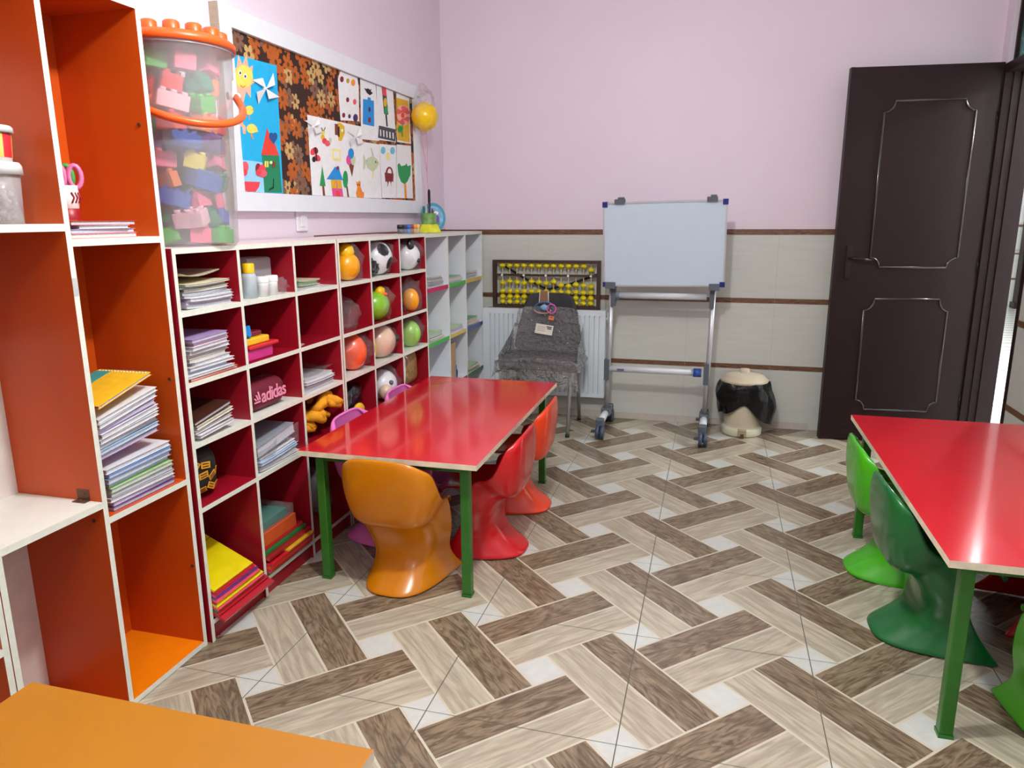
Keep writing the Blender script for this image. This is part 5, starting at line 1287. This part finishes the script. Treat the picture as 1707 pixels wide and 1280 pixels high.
# backrest: a curved cushion, narrower at the top
def back(a, v, off=0.0, grow=0.0):
    z = .545-grow+(.425+2*grow*.3)*a; w = (.262-.072*a+grow)*(1-.25*max(0, a-.75)**2*8)
    s = 2*v-1; e = math.copysign(abs(s)**.9, s)
    return Vector((cxm+.012*a*0+w*e, 2.80+.075*a+.03*(1-s*s)-off-.006*cos(pi*s/2), z+.0-.02*abs(s)**5*(1 if a > .5 else -1)))
b = MB(); b.grid(lambda a, v: back(a, v), 10, 15); bo = mods(b.build('backrest', FABR, t), .045, 1)
b = MB(); b.grid(lambda a, v: Vector((cxm+(.275+.015*sin(pi*a))*(2*v-1), 2.42+.37*a, .505+.012*(1-(2*v-1)**2)-(.03*(1-a)**6))), 10, 15); mods(b.build('seat', FABR, t), .06, 1)
b = MB(); b.tube([(cxm-.24, 2.78, .475),(cxm-.225, 2.86, .56),(cxm-.20, 2.895, .80)], .012, 8); b.tube([(cxm+.24, 2.78, .475),(cxm+.225, 2.86, .56),(cxm+.20, 2.895, .80)], .012, 8)
b.build('back_frame', CHR, t)
for sx in (-1, 1):
    for fy, ty in ((2.425, 2.50), (2.90, 2.76)):
        b = MB(); b.tube([(cxm+sx*.228, fy, .012), (cxm+sx*.232, fy+(ty-fy)*.6, .30), (cxm+sx*.225, ty, .472)], .0125, 10); lg = b.build('leg', CHR, t)
        b = MB(); b.cyl((cxm+sx*.228, fy, 0), (cxm+sx*.228, fy, .022), .0155, seg=12); b.build('foot_cap', BLACK, lg)
WRAPF = film('bubble_wrap', (232,230,236), .06, .05, 40, .7, .75)
def wrapb(a, v):
    p_ = back(min(1.0, a*.80), v, .052, .02); n_ = noise.noise(Vector((p_.x*9, p_.z*9, 1.3)))
    return p_+Vector((0, -.012*n_-.012+.0055*noise.noise(p_*34), 0))
b = MB(); b.grid(wrapb, 44, 56); mods(b.build('plastic_wrap', WRAPF, t), .0015)
def wraps(a, v):
    s = 2*v-1; w = .305+.012*sin(7*a); n_ = noise.noise(Vector((s*4, a*6, 4.1)))
    if a < .62: y, z = 2.80-.41*(a/.62), .556+.012*n_
    else: y, z = 2.385-.01*sin(9*s+a*3)-.012*n_, .552-.155*((a-.62)/.38)*(1+.25*s+.2*n_)
    return Vector((cxm+w*s, y, z-.10*max(0, abs(s)-.86)/.14*(.5 if a < .62 else .2)))
b = MB(); b.grid(lambda a, v: wraps(a, v)+Vector((0,.006,.004))*noise.noise(wraps(a, v)*30), 46, 50); mods(b.build('plastic_wrap', WRAPF, t), .0015)
b = MB(); b.grid(lambda a, v: Vector((cxm+.282+.020*noise.noise(Vector((a*4, v*5, 2)))-.02*a*v, 2.45+.38*v, .44+(.12+.20*v)*a)), 12, 14); mods(b.build('plastic_wrap', WRAPF, t), .0015)
b = MB(); b.grid(lambda a, v: Vector((cxm-.282-.015*noise.noise(Vector((a*4, v*5, 7)))+.02*a*v, 2.45+.38*v, .46+(.10+.16*v)*a)), 12, 14); mods(b.build('plastic_wrap', WRAPF, t), .0015)
yw = 2.762
def yat(z): return 2.80+.075*((z-.545)/.425)-.052-.028
p_ = on(907, 549, 'y', yat(.79)); 
b = MB(); ux = Vector((.99,0,-.13)).normalized(); uz = Vector((.13,.17,.97)).normalized(); un = ux.cross(uz)
b.obox(p_, ux*.066, uz*.036, un*.0012); b.obox(p_+ux*.035+uz*.022-Vector((0,.0016,0)), ux*.020, uz*.004, un*.0012, 1); b.obox(p_+ux*.038+uz*.010-Vector((0,.0016,0)), ux*.016, uz*.004, un*.0012, 1)
for k in range(3): b.obox(p_-ux*.02+uz*(.016-.014*k)-Vector((0,.0016,0)), ux*.03, uz*.0016, un*.0010, 2)
b.build('paper_tag', [mat('tag_paper', (222,214,200), .7), mat('tag_ink', (50,46,46), .6), mat('tag_grey', (150,146,140), .6)], t)
p_ = on(919, 530, 'y', yat(.84)+.0); b = MB(); b.obox(p_, ux*.020, uz*.014, un*.001); b.obox(p_-Vector((0,.0014,0))+uz*.003, ux*.009, uz*.004, un*.001, 1); b.build('orange_sticker', [mat('sticker_orange', (222,110,50), .5), mat('sticker_brown', (110,60,40), .5)], t)
p_ = on(908, 513, 'y', yat(.90)-.012)
t2 = thing('hoop_toy', 'blue and pink ring shaped toy hanging on the charcoal wrapped chair', 'toy', (p_.x, p_.y, p_.z-.05))
def ring(c, r, rz_, mm, name, th=.006, a0=0, a1=2*pi):
    b = MB(); full = abs(a1-a0-2*pi) < .01; nn_ = 24
    pts = [c+Vector((r*cos(a0+(a1-a0)*k/(nn_ if full else nn_-1)), -.004*sin(3*k), rz_*sin(a0+(a1-a0)*k/(nn_ if full else nn_-1)))) for k in range(nn_)]
    b.tube(pts, th, 7, closed=full); return b.build(name, mm, t2)
ring(p_, .072, .042, mat('hoop_blue', (70,110,150), .35), 'blue_hoop')
ring(p_+Vector((.052,-.010,-.006)), .032, .033, mat('hoop_pink', (214,90,170), .35), 'pink_hoop', .006)
ring(p_+Vector((-.012,-.012,-.018)), .06, .022, mat('hoop_tan', (206,150,120), .4), 'tan_cord', .005, pi*.95, 2.1*pi)
b = MB(); b.blob(p_+Vector((.0,-.006,.004)), .026, 2, 0, .3, 2, (1.3,.35,.9), 6); b.build('blue_bow', mat('hoop_light', (130,180,220), .4), t2)
b = MB(); b.obox(p_+Vector((-.008,.012,.075)), (.028,0,0), (0,.0012,0), (0,.003,.048)); b.build('wooden_tag', mat('card_brown', (140,96,66), .6), t2)
b = MB(); b.tube([p_+Vector((-.042,0,.03)), p_+Vector((-.040,.02,.12))], .003, 6); b.tube([p_+Vector((.028,0,.04)), p_+Vector((.022,.02,.12))], .003, 6); b.build('hanging_loop', PAPER, t2)

# ================================================================== PEDAL BIN WITH BLACK BAG
CREAM = mat('cream_plastic', (196,184,160), .4, var=.03); CREAML = mat('cream_base', (206,204,180), .35, var=.03); BAGB = mat('black_bin_bag', (10,10,11), .3, spec=.35, bump=.4, bscale=22)
bx_, by_ = 1.052, 2.845
t = thing('pedal_bin', 'cream pedal bin with domed lid and black bag hanging over its rim', 'bin', (bx_, by_, 0))
b = MB(); b.lathe([(0,.002),(.128,.002),(.133,.012),(.131,.05),(.122,.062),(.122,.085),(.150,.385),(.146,.385),(.118,.09),(0,.09)], (bx_,by_,0), seg=36); b.build('body', CREAM, t)
b = MB(); b.lathe([(.1335,.003),(.139,.012),(.139,.046),(.133,.060),(.1225,.064)], (bx_,by_,0), seg=36); b.build('base_ring', CREAML, t)
b = MB(); b.box(bx_-.030, by_-.158, .012, bx_+.030, by_-.128, .062, bevel=.004); b.box(bx_-.012, by_-.170, .008, bx_+.012, by_-.1581, .034, 1); b.build('pedal', [mat('pedal_beige', (160,150,120), .5), BROWN], t)
b = MB(); b.lathe([(.152,.378),(.162,.380),(.166,.392),(.160,.404),(.142,.414),(.135,.428),(.10,.440),(.045,.446),(0,.447)], (bx_,by_,0), seg=40); ld = b.build('lid', CREAM, t)
b = MB(); b.lathe([(.036,.4465),(.036,.464),(.030,.470),(0,.471)], (bx_,by_,0), seg=20); b.build('lid_knob', CREAM, ld)
def bagb(a, v):
    th = 2*pi*v
    front = .5+.5*cos(th+pi/2+.35)        # longest to the sides, short at the front
    side = abs(cos(th-.1))
    hang = .165+.130*side**1.6+.04*max(0, sin(th))+.045*cos(th)+.018*sin(5*th)
    r = .160+.034*sin(pi*min(1, a*1.1))*(.3+.8*side)+.026*noise.noise(Vector((cos(th)*3.5, sin(th)*3.5, a*3)))+.018*a*side*(1+cos(th))
    return Vector((bx_+r*cos(th), by_+min(r, .172)*sin(th), max(.075, .392-hang*a+.010*noise.noise(Vector((th*2, a*3, .5))))))
b = MB(); b.grid(bagb, 12, 49); mods(b.build('bin_bag', BAGB, t), .003, 1)
# ================================================================== to metres: every root is scaled about the world origin
for o in list(bpy.data.objects):
    if '_org' in o.keys(): del o['_org']
    if o.parent is None and o.type in ('MESH', 'EMPTY', 'FONT', 'CURVE'):
        o.location = Vector(o.location)*K
        o.scale = Vector(o.scale)*K
